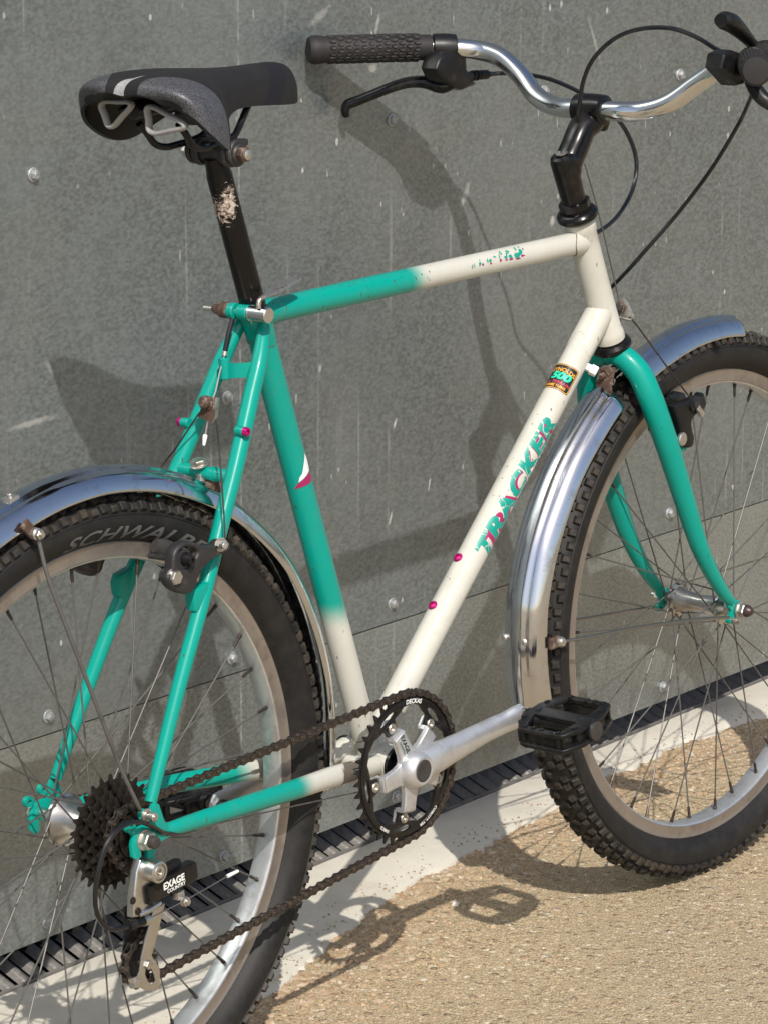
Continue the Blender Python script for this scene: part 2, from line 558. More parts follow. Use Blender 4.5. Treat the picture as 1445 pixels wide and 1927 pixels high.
# ================================================================== THE PLACE
WALL_Y = 0.3551
def m_galv(name, dark, seed):
    g = G(name)
    co = g.coord(loc=(seed, 0, seed*.7))
    fine = g.noise(270, 2, .5, vec=g.coord(scale=(.65, 1, 1), loc=(seed, 0, 0)))
    fine2 = g.ramp(fine, [(.32, 0), (.68, 1)])
    mott = g.noise(9, 6, .6, vec=co)
    big = g.noise(1.6, 3, .5, vec=co)
    run = g.noise(26, 5, .6, vec=g.coord(scale=(1, 1, .07), loc=(seed, 0, 0)))
    c = g.mix(mott, tuple(v*.84 for v in dark), tuple(v*1.12 for v in dark))
    c = g.mix(g.math('MULTIPLY', g.ramp(run, [(.45, 0), (.8, 1)]), .35), c, tuple(v*1.35 for v in dark))
    c = g.mix(g.ramp(big, [(.35, .30), (.7, 0)]), c, tuple(v*.68 for v in dark))
    cl = g.noise(3.6, 6, .62, vec=g.coord(loc=(seed+2, 0, 1), scale=(1, 1, .7)))
    c = g.mix(g.ramp(cl, [(.45, 0), (.68, .6)]), c, tuple(v*1.5 for v in dark))
    c = g.mix(g.ramp(cl, [(.28, .5), (.45, 0)]), c, tuple(v*.66 for v in dark))
    c = g.mix(g.math('MULTIPLY', fine2, .8), c, tuple(v*1.6 for v in dark))
    zz = g.xyz()[2]
    ft = g.math('MULTIPLY', g.ramp(zz, [(.03, .8), (.16, 0)]), g.ramp(g.noise(40, 6, .7, vec=g.coord(scale=(1, 1, .5))), [(.38, 0), (.66, 1)]))
    c = g.mix(g.math('MULTIPLY', ft, .5), c, (.16, .14, .11))
    # white lime splashes, specks and runs
    sel = g.noise(5.5, 2, .5, vec=co)
    s1 = g.voro(26, vec=g.coord(scale=(1.25, 1, .75), loc=(seed*3, 0, 0)))
    s2 = g.voro(64, vec=g.coord(scale=(1.3, 1, .6), loc=(seed*5, 0, 1), rot=(0, .15, 0)))
    s3 = g.voro(15, vec=g.coord(scale=(2.6, 1, .5), loc=(seed, 0, 2), rot=(0, -.2, 0)))
    ed = g.math('MULTIPLY', g.noise(150, 5, .75), .16)
    ed = g.math('ADD', ed, -.035)
    rc1 = g.xyz(g.voro(26, vec=g.coord(scale=(1.25, 1, .75), loc=(seed*3, 0, 0)), out='Color'))
    rc2 = g.xyz(g.voro(64, vec=g.coord(scale=(1.3, 1, .6), loc=(seed*5, 0, 1), rot=(0, .15, 0)), out='Color'))
    m1 = g.ramp(g.math('ADD', s1, g.math('MULTIPLY_ADD', sel, .22, g.math('ADD', ed, -.10))), [(.098, 1), (.130, 0)])
    m2 = g.ramp(g.math('ADD', s2, ed), [(.13, 1), (.20, 0)])
    m3 = g.math('MULTIPLY', g.ramp(g.math('ADD', s3, ed), [(.085, 1), (.10, 0)]), .55)
    m1 = g.math('MULTIPLY', m1, g.ramp(rc1[0], [(.3, .05), (1, .9)]))
    m2 = g.math('MULTIPLY', m2, g.ramp(rc2[0], [(.3, .05), (1, 1)]))
    m2 = g.math('MULTIPLY', m2, g.ramp(sel, [(.50, .05), (.64, 1)]))
    r2_ = g.noise(90, 4, .6, vec=g.coord(scale=(1, 1, .012), loc=(0, 0, seed)))
    drip = g.math('MULTIPLY', g.ramp(r2_, [(.60, 0), (.66, .30)]), g.ramp(g.noise(5, 4, .6), [(.48, 0), (.62, 1)]))
    mk = g.math('MAXIMUM', g.math('MAXIMUM', m1, m2), g.math('MAXIMUM', m3, drip))
    # faint broad dried run beside the seat post and a few scuffs
    x = g.xyz()
    def band(ax, a, w, soft):
        return g.ramp(g.math('DIVIDE', g.math('ABSOLUTE', g.math('ADD', ax, -a)), w), [(soft, 1), (1, 0)])
    v1 = g.math('MULTIPLY', band(x[0], BANDX, .0022, .3), g.ramp(g.noise(40, 4, .6), [(.35, .05), (.7, .55)]))
    mk = g.math('MAXIMUM', mk, v1)
    for (sx, sz, rx, rz, an, amt) in SCUFFS:
        vv = g.node('ShaderNodeMapping', {'Vector': g.tc.outputs['Object'], 'Location': (sx, 0, sz), 'Rotation': (0, an, 0), 'Scale': (rx, 1000, rz)}, vector_type='TEXTURE').outputs[0]
        dd = g.node('ShaderNodeVectorMath', {0: vv}, operation='LENGTH').outputs['Value']
        q = g.ramp(g.math('MULTIPLY_ADD', g.noise(150, 5, .7), 1.3, g.math('ADD', dd, -.45)), [(.45, amt), (1.0, 0)])
        mk = g.math('MAXIMUM', mk, q)
    c = g.mix(g.math('MULTIPLY', mk, .8), c, (.56, .54, .49))
    g.set(Base_Color=c, Metallic=g.math('MULTIPLY_ADD', mk, -.6, .66, clamp=True))
    ro = g.math('MULTIPLY_ADD', fine, .12, g.math('MULTIPLY_ADD', mott, .10, g.math('MULTIPLY_ADD', cl, -.16, .315)))
    g.set(Roughness=g.math('ADD', ro, g.math('MULTIPLY', mk, .3), clamp=True))
    h = g.math('ADD', g.math('MULTIPLY', fine, .75), g.math('MULTIPLY', g.noise(2.4, 3, .45, vec=co), 34))
    g.bump(h, .42, .0014)
    return g.m
BANDX = (0.6049, 0.3551, 0.7041)[0]
SCUFFS = [((0.2736, 0.3551, 0.6399)[0], (0.2736, 0.3551, 0.6399)[2], .055, .006, -.05, .55), ((1.0106, 0.3551, 0.7954)[0], (1.0106, 0.3551, 0.7954)[2], .008, .028, .5, .5),
          ((0.8815, 0.3551, 0.5344)[0], (0.8815, 0.3551, 0.5344)[2], .004, .012, .45, .9), ((0.8733, 0.3551, 0.416)[0], (0.8733, 0.3551, 0.416)[2], .004, .014, .3, .9),
          ((0.9472, 0.3551, 0.4456)[0], (0.9472, 0.3551, 0.4456)[2], .003, .014, .3, .9), ((1.1869, 0.3551, 0.7431)[0], (1.1869, 0.3551, 0.7431)[2], .007, .010, 0, .7),
          ((0.7433, 0.3551, 1.0382)[0], (0.7433, 0.3551, 1.0382)[2], .03, .008, -.5, .45), ((0.8452, 0.3551, 1.0203)[0], (0.8452, 0.3551, 1.0203)[2], .005, .02, .3, .6),
          ((0.8377, 0.3551, 0.9693)[0], (0.8377, 0.3551, 0.9693)[2], .012, .008, 0, .6), ((1.2703, 0.3551, 0.9602)[0], (1.2703, 0.3551, 0.9602)[2], .004, .06, -.45, .35),
          ((0.2992, 0.3551, 0.6974)[0], (0.2992, 0.3551, 0.6974)[2], .006, .022, -.5, .3), ((0.743, 0.3551, 0.6579)[0], (0.7715, 0.3551, 0.6239)[2], .005, .008, 0, .6)]
MAT['galv'] = m_galv('galvanised_sheet', (.180, .202, .206), 3.1)
MAT['galv2'] = m_galv('galvanised_sheet_bounce', (.222, .242, .240), 8.7)  # lower sheet: paler base colour paints in light bounced off the ground
MAT['gap_shade'] = simple('painted_shade_backing', (.008, .008, .008), .95, 0, .3, 30, spec=.05)  # near-black colour stands in for deep shade in gaps and behind the sheets

def m_ground():
    g = G('exposed_aggregate')
    a = g.noise(.9, 4, .6)
    v1 = g.node('ShaderNodeTexVoronoi', {'Vector': g.tc.outputs['Object'], 'Scale': 125.0}, feature='F1')
    v2 = g.node('ShaderNodeTexVoronoi', {'Vector': g.tc.outputs['Object'], 'Scale': 62.0}, feature='F1')
    h1, h2 = v1.outputs['Distance'], v2.outputs['Distance']
    r1 = g.xyz(v1.outputs['Color'])[0]
    r2_ = g.xyz(v2.outputs['Color'])[1]
    cement = g.mix(g.noise(60, 5, .7), (.30, .225, .125), (.47, .37, .225))
    st = g.ramp(r1, [(0, (.14, .095, .055)), (.25, (.34, .235, .12)), (.5, (.58, .445, .27)), (.75, (.40, .29, .165)), (.92, (.74, .64, .45)), (1, (.82, .74, .58))])
    st2 = g.ramp(r2_, [(0, (.38, .27, .16)), (.35, (.24, .16, .10)), (.6, (.48, .37, .24)), (.85, (.40, .22, .11)), (1, (.62, .56, .46))])
    c = g.mix(g.ramp(h1, [(.25, 1), (.52, .12)]), cement, st)
    sel2 = g.math('MULTIPLY', g.ramp(h2, [(.22, 1), (.36, 0)]), g.ramp(g.xyz(v2.outputs['Color'])[0], [(.5, 0), (.55, 1)]))
    c = g.mix(sel2, c, st2)
    # near the strip the surface is broken open and paler stones show; the open floor is worn smoother and greyer
    c = g.mix(g.ramp(a, [(.40, 0), (.62, .4)]), c, (.28, .225, .16))
    gr = g.noise(190, 4, .75)
    c = g.mix(g.ramp(gr, [(.52, 0), (.70, .60)]), c, (.125, .086, .048))
    c = g.mix(g.ramp(g.noise(260, 4, .7, vec=g.coord(loc=(4, 4, 4))), [(.56, 0), (.70, .7)]), c, (.76, .66, .48))
    fg = g.noise(430, 3, .7, vec=g.coord(loc=(7, 2, 0), scale=(1, 1.25, 1)))
    c = g.mix(g.ramp(fg, [(.36, .85), (.50, 0)]), c, (.13, .09, .05))
    c = g.mix(g.ramp(fg, [(.53, 0), (.66, .75)]), c, (.74, .62, .42))
    g.set(Base_Color=c, Roughness=.82)
    h = g.math('ADD', g.math('MULTIPLY', g.ramp(h1, [(.0, 1), (.5, 0)]), .5), g.math('ADD', g.math('MULTIPLY', gr, .9), g.math('MULTIPLY', sel2, .7)))
    g.bump(h, .9, .0034)
    return g.m
MAT['ground'] = m_ground()

def m_conc():
    g = G('pale_concrete')
    n = g.noise(14, 7, .68)
    c = g.mix(n, (.45, .42, .355), (.62, .58, .495))
    c = g.mix(g.ramp(g.noise(5, 5, .7), [(.45, 0), (.72, .55)]), c, (.33, .29, .225))
    sp = g.voro(120)
    c = g.mix(g.math('MULTIPLY', g.ramp(sp, [(.05, 1), (.09, 0)]), g.ramp(g.noise(40, 2), [(.45, 0), (.6, .6)])), c, (.16, .12, .09))
    g.set(Base_Color=c, Roughness=.85)
    g.bump(g.math('ADD', g.noise(240, 5, .7), g.math('MULTIPLY', g.noise(30, 4), 1.5)), .4, .0012)
    return g.m
MAT['conc'] = m_conc()

def pebble_mat():
    g = G('pebbles')
    r = g.node('ShaderNodeNewGeometry').outputs['Random Per Island']
    c = g.ramp(r, [(0, (.20, .13, .08)), (.2, (.42, .30, .18)), (.4, (.34, .24, .15)), (.6, (.50, .39, .25)), (.8, (.40, .24, .12)), (1, (.58, .52, .42))])
    c = g.mix(g.noise(500, 4, .6), c, g.mix(.5, c, (.20, .15, .10)))
    g.set(Base_Color=c, Roughness=.7)
    g.bump(g.noise(900, 3), .4, .0005)
    return g.m
MAT['pebble'] = pebble_mat()

# ground sheet: fine and gently uneven where it is seen, coarse beyond
def build_ground():
    xs = [-60, -12, -4, -1.5] + [-.6+.03*i for i in range(int(3.2/.03))] + [2.8, 4, 12, 60]
    ys = [-60, -12, -5, -2.4] + [-1.4+.03*i for i in range(int(1.95/.03))] + [.6]
    vs, fs = [], []
    for y in ys:
        for x in xs:
            z = 0
            if -.6 <= x <= 2.6 and -1.4 <= y <= .34:
                z = -.0012*abs(noise.noise(V((x*9, y*9, 0))))
            if y > .32:
                z = -.045
            vs.append((x, y, z))
    w = len(xs)
    for j in range(len(ys)-1):
        for i in range(w-1):
            fs.append((j*w+i, j*w+i+1, (j+1)*w+i+1, (j+1)*w+i))
    o = MB().add((vs, fs), 'ground').build('ground')
    return tag(o, kind='structure')
build_ground()

EDGE = [(-60, .12), (-3, .12), (-.6, .12)] + [tuple(p[:2]) for p in ((0.3289, 0.1311, 0), (0.4093, 0.125, 0), (0.5855, 0.1842, 0), (0.6712, 0.2088, 0), (0.7645, 0.2296, 0), (0.8555, 0.2378, 0), (0.9453, 0.2514, 0), (1.0411, 0.259, 0), (1.1568, 0.2797, 0), (1.2446, 0.3028, 0), (1.2852, 0.2894, 0))] + [(1.42, .30), (1.56, .29), (1.66, .27), (2.2, .26), (5, .26), (60, .26)]
def edge_y(x):
    for (a, b), (c, d) in zip(EDGE, EDGE[1:]):
        if a <= x <= c:
            return b+(d-b)*(x-a)/(c-a)
    return .2
def build_strip():
    vs, fs = [], []
    xs = [-60, -8, -2] + [-.6+.008*i for i in range(420)] + [5, 60]
    for x in xs:
        e = edge_y(x)
        if -.6 <= x < 3:
            e += .010*noise.noise(V((x*22, 2, 0)))+.006*noise.noise(V((x*80, 5, 0)))+.0016*noise.noise(V((x*300, 7, 0)))
        for y, z in ((e-.004, -.004), (e, .0035), (e+.006, .0055), ((e+.33)/2, .0065), (.3315+.024*x, .0065), (.3317+.024*x, -.03)):
            vs.append((x, y, z))
    for i in range(len(xs)-1):
        for k in range(5):
            a = i*6+k
            fs.append((a, a+1, a+7, a+6))
    o = MB().add((vs, fs), 'conc').build('concrete_strip')
    return tag(o, kind='structure')
build_strip()

def build_pebbles():
    bm = bmesh.new()
    bmesh.ops.create_icosphere(bm, subdivisions=1, radius=1)
    base = [v.co.copy() for v in bm.verts]
    bf = [tuple(v.index for v in f.verts) for f in bm.faces]
    bm.free()
    vs, fs = [], []
    R = random.Random(3)
    def stone(x, y, z, s):
        q = Euler((R.random()*6, R.random()*6, R.random()*6)).to_matrix()
        f = (1, R.uniform(.55, .9), R.uniform(.35, .6))
        jit = [R.uniform(.8, 1.15) for _ in base]
        o = len(vs)
        yw = Matrix.Rotation(R.random()*6.28, 3, 'Z')
        for b, j in zip(base, jit):
            p = q @ b * j
            p = yw @ V((p.x*f[0], p.y*f[1], p.z*f[2]))
            vs.append((x+p.x*s, y+p.y*s, z+p.z*s))
        fs.extend(tuple(i+o for i in t) for t in bf)
    n = 0
    while n < 6000:                       # broken edge next to the strip
        x = R.uniform(.1, 2.1)
        e = edge_y(x)
        y = e - abs(R.gauss(0, .065))+.002
        s = min(.0075, R.uniform(.0016, .0036)*(1+abs(R.gauss(0, .75))))
        stone(x, y, -s*.12, s)
        n += 1
    for _ in range(22000):                # grit over the open floor
        x = R.uniform(-.1, 2.3)
        y = R.uniform(-.75, .2)
        if y > edge_y(x)-.01:
            continue
        s = R.uniform(.0009, .0021)*(1+abs(R.gauss(0, .35)))
        stone(x, y, -s*.25, s)
    for _ in range(520):                  # crumbs on the strip
        x = R.uniform(.1, 2.1)
        e = edge_y(x)
        stone(x, e+.004+abs(R.gauss(0, .022)), .0066, R.uniform(.0006, .0022))
    o = MB().add((vs, fs), 'pebble').build('gravel')
    return tag(o, kind='stuff')
build_pebbles()
peb = MB().add(box((0, 0, 0), (.011, .008, .006), Euler((.2, .1, .5)), .0022), simple('pale_stone', (.66, .62, .55), .7, 0, .2, 200, .5, .001)).build('stone', None, ((0.7495, 0.1454, -0)[0], (0.7495, 0.1454, -0)[1], .0015))
tag(peb, 'small pale stone lying alone between the shadows of the pedal and chainring', 'stone')

# ---- metal clad wall: two overlapping rows of sheet, hex-head bolts
wall = empty('metal_wall', None, (0, WALL_Y, 0))
tag(wall, 'grey galvanised sheet metal wall that the bicycle leans against', 'wall')
def sheet(name, mat, x0, x1, z0, z1, y, th=.0025):
    vs, fs = [], []
    nx, nz = 60, 30
    for j in range(nz+1):
        for i in range(nx+1):
            x = x0+(x1-x0)*i/nx
            z = z0+(z1-z0)*j/nz
            vs.append((x, y, z))
    n0 = len(vs)
    w = nx+1
    for j in range(nz):
        for i in range(nx):
            fs.append((j*w+i, j*w+i+1, (j+1)*w+i+1, (j+1)*w+i))
    # returned edges
    for (a, b, c, d) in (((x0, z0), (x1, z0), None, None), ((x0, z1), (x1, z1), None, None)):
        o = len(vs)
        vs += [(a[0], y, a[1]), (b[0], y, b[1]), (b[0], y+th+.018, b[1]), (a[0], y+th+.018, a[1])]
        fs.append((o, o+1, o+2, o+3))
    return MB().add((vs, fs), mat).build(name, wall)
sheet('panel', 'galv', -4, 7, .2835, 2.6, -.0015)
sheet('panel', 'galv2', -4, 7, .0435, .2815, .0004)
MB().add(box((1.5, .0225, .2825), (11, .0395, .0030)), 'gap_shade').build('seam_strip', wall)
MB().add(box((1.5, .034, 1.40), (11, .02, 2.3)), 'gap_shade').add(box((1.5, .30, .25), (11, .02, .62)), 'gap_shade').build('backing', wall)
bolt_me = None
MAT['wallbolt'] = simple('dull_zinc_bolt', (.40, .41, .41), .5, .55, .2, 200, .3, .0003, grime=((.12, .11, .10), .7))
BOLTS = [(0.2814, 0.3551, 0.9093), (0.872, 0.3551, 0.9048), (1.1654, 0.3551, 0.9094), (1.4551, 0.3551, 0.9019), (0.5816, 0.3551, 0.6158), (0.2868, 0.3551, 0.3037), (0.5865, 0.3551, 0.3031), (0.8771, 0.3551, 0.3065), (1.4555, 0.3551, 0.309), (0.2818, 0.3551, 0.0622), (0.573, 0.3551, 0.06), (1.4531, 0.3551, 0.0643), (1.1603, 0.3551, 0.2984), (0.8881, 0.3551, 0.0529)]
for i, (bx_, by_, bz_) in enumerate(BOLTS):
    if bolt_me is None:
        b = MB()
        b.add(lathe([(0, .0080), (.0010, .0080), (.0016, .0073), (.0018, .0045)], (0, 0, 0), (0, -1, 0), 20), 'wallbolt')
        b.add(hexnut((0, -.0016, 0), (0, -1, 0), .0054, .0046, .0007), 'wallbolt')
        b.add(lathe([(0, .0034), (.0004, .003), (.0003, .0012), (0.0, .0002)], (0, -.0062, 0), (0, -1, 0), 12), 'wallbolt')
        o = b.build('bolt', wall)
        bolt_me = o.data
    else:
        o = bpy.data.objects.new('bolt', bolt_me)
        link(o, wall)
    o.location = (bx_, -.0015 if bz_ > .2835 else .0004, bz_)
    o.rotation_euler = (rnd.uniform(-.06, .06), rnd.uniform(0, 3), rnd.uniform(-.06, .06))

# ---- drain channel grate under the wall
gr = empty('drain_grate', None, (0, .3315, 0))
gr.rotation_euler = (0, 0, math.atan(.024))
tag(gr, 'galvanised ribbed drain grate running under the foot of the metal wall', 'drain grate')
def m_gr():
    return simple('grate_zinc', (.24, .225, .205), .5, .35, .2, 60, .3, .0006, grime=((.10, .09, .08), .7))
MAT['grate'] = m_gr()
MB().add(box((1.5, .0085, -.0035), (9, .0035, .020), None, .0008), 'grate').build('edge_bar', gr)
MB().add(box((1.5, .07, -.024), (9, .125, .004)), 'gap_shade').add(box((1.5, .070, .010), (9, .004, .08)), 'gap_shade').build('tray_and_shade_plate', gr)  # channel floor, plus an upright black plate added as the shade behind the ribs
rib_me = None
for i in range(96):
    x = -.25+i*.0248
    if rib_me is None:
        w = [(0, 0), (.003, .0008), (.0045, .0042), (.0065, .0068), (.0100, .0080), (.0135, .0068), (.0158, .0042), (.0172, .0008), (.0200, 0)]
        vs, fs = [], []
        for (a, b) in w:
            vs += [(a, .0125, b*.5), (a, .0145, b+.001), (a, .068, b+.020)]
        for k in range(len(w)-1):
            for q in range(2):
                fs.append((k*3+q, k*3+q+1, k*3+q+4, k*3+q+3))
        for a, b, c, d in ((.0035, .010, .004, .0), ):
            pass
        o = MB().add((vs, fs), 'grate').build('rib', gr)
        rib_me = o.data
    else:
        o = bpy.data.objects.new('rib', rib_me)
        link(o, gr)
    o.location = (x+rnd.uniform(-.0006, .0006), 0, -.0105+rnd.uniform(-.0008, .0008))

# ================================================================== THE BICYCLE
# bike space: origin at the rear axle, +x forward, +y towards the wall, +z up in the plane of the bike
HB = 0.3338
Bm = Matrix(((0.999932407, -0.0116191074, -0.000422049971), (0.0116267701, 0.999273395, 0.0362973930), (0, -0.0362998466, 0.999340943)))
bike = empty('bicycle')
Bt = V((0, 0, HB)) - Bm @ V((0, 0, HB))
M = Bm.to_4x4()
M.translation = Bt
bike.matrix_world = M
tag(bike, 'green and cream mountain bicycle leaning on the metal wall with one grip touching it', 'bicycle')
UP = (0, 0, HB)
def part(name, parent=None):
    o = empty(name, parent or bike, UP if parent is None else (0, 0, 0))
    return o
def put(mb, name, parent=None, label=None, angle=35):
    return mb.build(name, parent or bike, UP if parent is None else (0, 0, 0), label, angle)

BB = V((.428, 0, -.039))
FH = V((1.0485, 0, .0009))
HT1, HT0 = V((.8120, 0, .4960)), V((.8680, 0, .3510))      # head tube, top and bottom
HD = (HT1-HT0).normalized()

# ---------------------------------------------------------------- wheels
def arc_pts(c, r, a0, a1, n, y=0):
    return [V((c[0]+r*math.cos(math.radians(a0+(a1-a0)*k/n)), y, c[1]+r*math.sin(math.radians(a0+(a1-a0)*k/n)))) for k in range(n+1)]

def revolve(prof, c, n, a0=0, a1=360, closedprof=True):
    """prof: (r, y) ; revolve about the axle direction"""
    vs, fs = [], []
    full = abs(a1-a0) >= 359.9
    m = n if full else n+1
    for k in range(m):
        a = math.radians(a0+(a1-a0)*k/n)
        for r, y in prof:
            vs.append((c[0]+r*math.cos(a), y, c[1]+r*math.sin(a)))
    p = len(prof)
    for k in range(n):
        k2 = (k+1) % m
        for j in range(p if closedprof else p-1):
            j2 = (j+1) % p
            fs.append((k*p+j, k*p+j2, k2*p+j2, k2*p+j))
    return vs, fs

TRC, TRY, TRR = .3065, .0262, .0235      # tyre section: centre radius, half width, half height
def tyre_y(r):
    q = max(0, 1-((r-TRC)/TRR)**2)
    return TRY*math.sqrt(q)

def wheel(c, phase, rear):
    w = part('wheel')
    w['label'] = 'rear wheel with the cassette' if rear else 'front wheel'
    cc = (c.x, c.z)
    # rim
    R = .2855
    prof = [(R, -.0125), (R-.0012, -.0133), (R-.0032, -.0128), (R-.0045, -.0124), (R-.0085, -.0127), (R-.0125, -.0124), (R-.0142, -.0127), (R-.0155, -.0122), (R-.0170, -.0112), (R-.0182, -.0085),
            (R-.0188, 0), (R-.0182, .0085), (R-.0170, .0112), (R-.0155, .0122), (R-.0142, .0127), (R-.0125, .0124), (R-.0085, .0127), (R-.0045, .0124), (R-.0032, .0128), (R-.0012, .0133), (R, .0125), (R-.003, .0105), (R-.008, .006), (R-.008, -.006), (R-.003, -.0105)]
    rv_, rf__ = revolve(prof, cc, 200)
    np_ = len(prof)
    side_f = [f for f in rf__ if abs(prof[f[0] % np_][1]) > .0118 and abs(prof[f[1] % np_][1]) > .0118]
    rest_f = [f for f in rf__ if not (abs(prof[f[0] % np_][1]) > .0118 and abs(prof[f[1] % np_][1]) > .0118)]
    mbr = MB()
    mbr.add((rv_, rest_f), 'rim')
    k_ = mbr.mi('rimside')
    mbr.f += side_f
    mbr.m += [k_]*len(side_f)
    put(mbr, 'rim', w, angle=28)
    # tyre
    pr = []
    for k in range(25):
        a = math.radians(-57+ (360-66-0)*0) if False else 0
    t0, t1 = -62, 242
    for k in range(29):
        a = math.radians(t0+(t1-t0)*k/28)
        y = TRY*math.cos(a)
        r = TRC+TRR*math.sin(a)
        pr.append((r, y))
    # fine ridge line part way up the side wall
    pr2 = []
    for r, y in pr:
        pr2.append((r, y))
    pr2 += [(R-.004, -.0100), (R-.004, .0100)]
    mb = MB().add(revolve(pr2, cc, 220), 'rubber')
    for s in (-1, 1):
        for rr_ in ((.3135, .0006), ):
            yy = s*(tyre_y(rr_[0])+.0002)
            mb.add(revolve([(rr_[0]-.0007, yy), (rr_[0], yy+s*.0007), (rr_[0]+.0007, yy)], cc, 200, closedprof=False), 'rubber')
    ty = put(mb, 'tyre', w)
    # knobs
    vs, fs = [], []
    def knob(a, y, rbase, sx, sy, h, lean=0.0, twist=0.0, taper=.8):
        """a: angle, y: across, lean: angle of the outward direction away from radial"""
        rad = V((math.cos(a), 0, math.sin(a)))
        tan = V((-math.sin(a), 0, math.cos(a)))
        yy = V((0, 1, 0))
        n = (rad*math.cos(lean)+yy*math.sin(lean))
        s = (yy*math.cos(lean)-rad*math.sin(lean))
        ct, st_ = math.cos(twist), math.sin(twist)
        t2 = tan*ct+s*st_
        s2 = s*ct-tan*st_
        b = V((c.x, 0, c.z))+rad*rbase+yy*y
        o = len(vs)
        jig = rnd.uniform(.92, 1.08)
        for hh, f in ((-.001, 1.12), (h*.75*jig, 1.0*.97), (h*jig, taper)):
            for u, v in ((-1, -1), (1, -1), (1, 1), (-1, 1)):
                vs.append(b+n*hh+t2*(u*sx/2*f)+s2*(v*sy/2*f))
        for q in range(2):
            for k in range(4):
                k2 = (k+1) % 4
                fs.append((o+q*4+k, o+q*4+k2, o+q*4+4+k2, o+q*4+4+k))
        fs.append((o+8, o+9, o+10, o+11))
    def surf(t):      # t: angle on the section from the crown
        return TRY*math.sin(t), TRC+TRR*math.cos(t), t
    rows = 148 if rear else 132
    for i in range(rows):
        a = 2*PI*i/rows
        for s in (-1, 1):
            t = s*math.radians(58 if i % 2 else 54)
            y, r, l = surf(t)
            knob(a, y, r, .0082, .0075 if i % 2 else .0095, .0042, l*1.05, 0)
            t = s*math.radians(30)
            y, r, l = surf(t)
            knob(a+PI/rows*(1 if i % 2 else .6), y, r, .0080, .0068, .0040, l, s*.35)
        y, r, l = surf(math.radians(9 if i % 2 else -9))
        knob(a+PI/rows*.3, y, r, .0078, .0072, .0038, l, .25*(1 if i % 2 else -1))
    put(MB().add((vs, fs), 'tread'), 'tread', w, angle=20)
    # hub
    if rear:
        fl = ((.0350, .0225), (-.0245, .0225))
        hub = lathe([(-.058, .008), (-.052, .009), (-.050, .0145), (-.0265, .0165), (-.0260, .0265), (-.0230, .0265), (-.0222, .0175), (-.012, .0150), (.010, .0150), (.022, .0185), (.0325, .0245), (.0335, .0268), (.0365, .0268), (.0372, .0235), (.044, .0150), (.050, .0110), (.0505, .0075), (.066, .0072)], (c.x, 0, c.z), (0, 1, 0), 40)
        put(MB().add(hub, 'alloy'), 'hub', w)
        ax = MB().add(cyl((c.x, -.0890, c.z), (c.x, .082, c.z), .0046, seg=16, bev=.0008), 'darkplug')
        for s, y0 in ((-1, -.0722), (1, .0712)):
            ax.add(lathe([(0, .0105), (.0016, .0105), (.002, .009)], (c.x, y0, c.z), (0, s, 0), 24), 'zinc')
            ax.add(hexnut((c.x, y0+s*.0018, c.z), (0, s, 0), .0092, .0085, .001), 'zinc')
        ax.add(lathe([(0, .0064), (.006, .0064), (.0078, .0056), (.0084, .0035), (.0084, .0001)], (c.x, -.0815, c.z), (0, -1, 0), 20), 'darkplug')
        put(ax, 'axle', w)
    else:
        fl = ((.0330, .0185), (-.0330, .0185))
        hub = lathe([(-.048, .006), (-.0475, .0105), (-.0405, .0120), (-.0365, .0165), (-.0350, .0215), (-.0325, .0215), (-.0310, .0160), (-.022, .0125), (0, .0098), (.022, .0125), (.0310, .0160), (.0325, .0215), (.0350, .0215), (.0365, .0165), (.0405, .0120), (.0475, .0105), (.048, .006)], (c.x, 0, c.z), (0, 1, 0), 40)
        put(MB().add(hub, 'alloy'), 'hub', w)
        ax = MB().add(cyl((c.x, -.060, c.z), (c.x, .072, c.z), .0045, seg=16, bev=.0008), 'zinc')
        for s in (-1, 1):
            ax.add(lathe([(0, .0100), (.0015, .0100), (.002, .009)], (c.x, s*.0555, c.z), (0, s, 0), 24), 'zinc')
            ax.add(hexnut((c.x, s*.0573, c.z), (0, s, 0), .0088, .0080, .001), 'zinc')
        ax.add(lathe([(0, .0076), (.002, .0076), (.0055, .0062), (.0082, .0040), (.0090, .0001)], (c.x, -.0652, c.z), (0, -1, 0), 20), simple('dark_acorn_cap', (.05, .03, .03), .4, .2, .3, 90, .2))
        put(ax, 'axle', w)
    # spokes: 36, three cross
    me = {}
    for k in range(36):
        side = k % 2
        j = k//2
        dr = 1 if j % 2 == 0 else -1
        fy, fr = fl[side]
        th = math.radians(phase+10*k)
        ha = th+dr*math.radians(60)
        rr = R-.0182
        p1 = V((c.x+rr*math.cos(th), math.copysign(.0028, fy), c.z+rr*math.sin(th)))
        p0 = V((c.x+fr*math.cos(ha), fy+(.0022 if dr > 0 else -.0022), c.z+fr*math.sin(ha)))
        d = p1-p0
        L = d.length
        key = side
        if key not in me:
            mb = MB()
            mb.add(sweep([(0, 0, 0), (0, 0, .012), (0, 0, L*.55), (0, 0, L-.012)], [.00115, .00095, .00092, .00092], 7), 'spoke')
            mb.add(sweep([(0, 0, L-.0155), (0, 0, L-.012), (0, 0, L-.004), (0, 0, L-.0035), (0, 0, L+.001)], [.0014, .0018, .0018, .0023, .0023], 7), 'darkwire')
            me[key] = mesh_from('spoke', mb.v, mb.f, mb.mats, mb.m)
        o = bpy.data.objects.new('spoke', me[key])
        link(o, w)
        q = d.to_track_quat('Z', 'Y')
        o.matrix_local = Matrix.Translation(p0) @ q.to_matrix().to_4x4()
    return w
rear_wheel = wheel(V((0, 0, 0)), 2.9, True)
front_wheel = wheel(FH, 5.2, False)

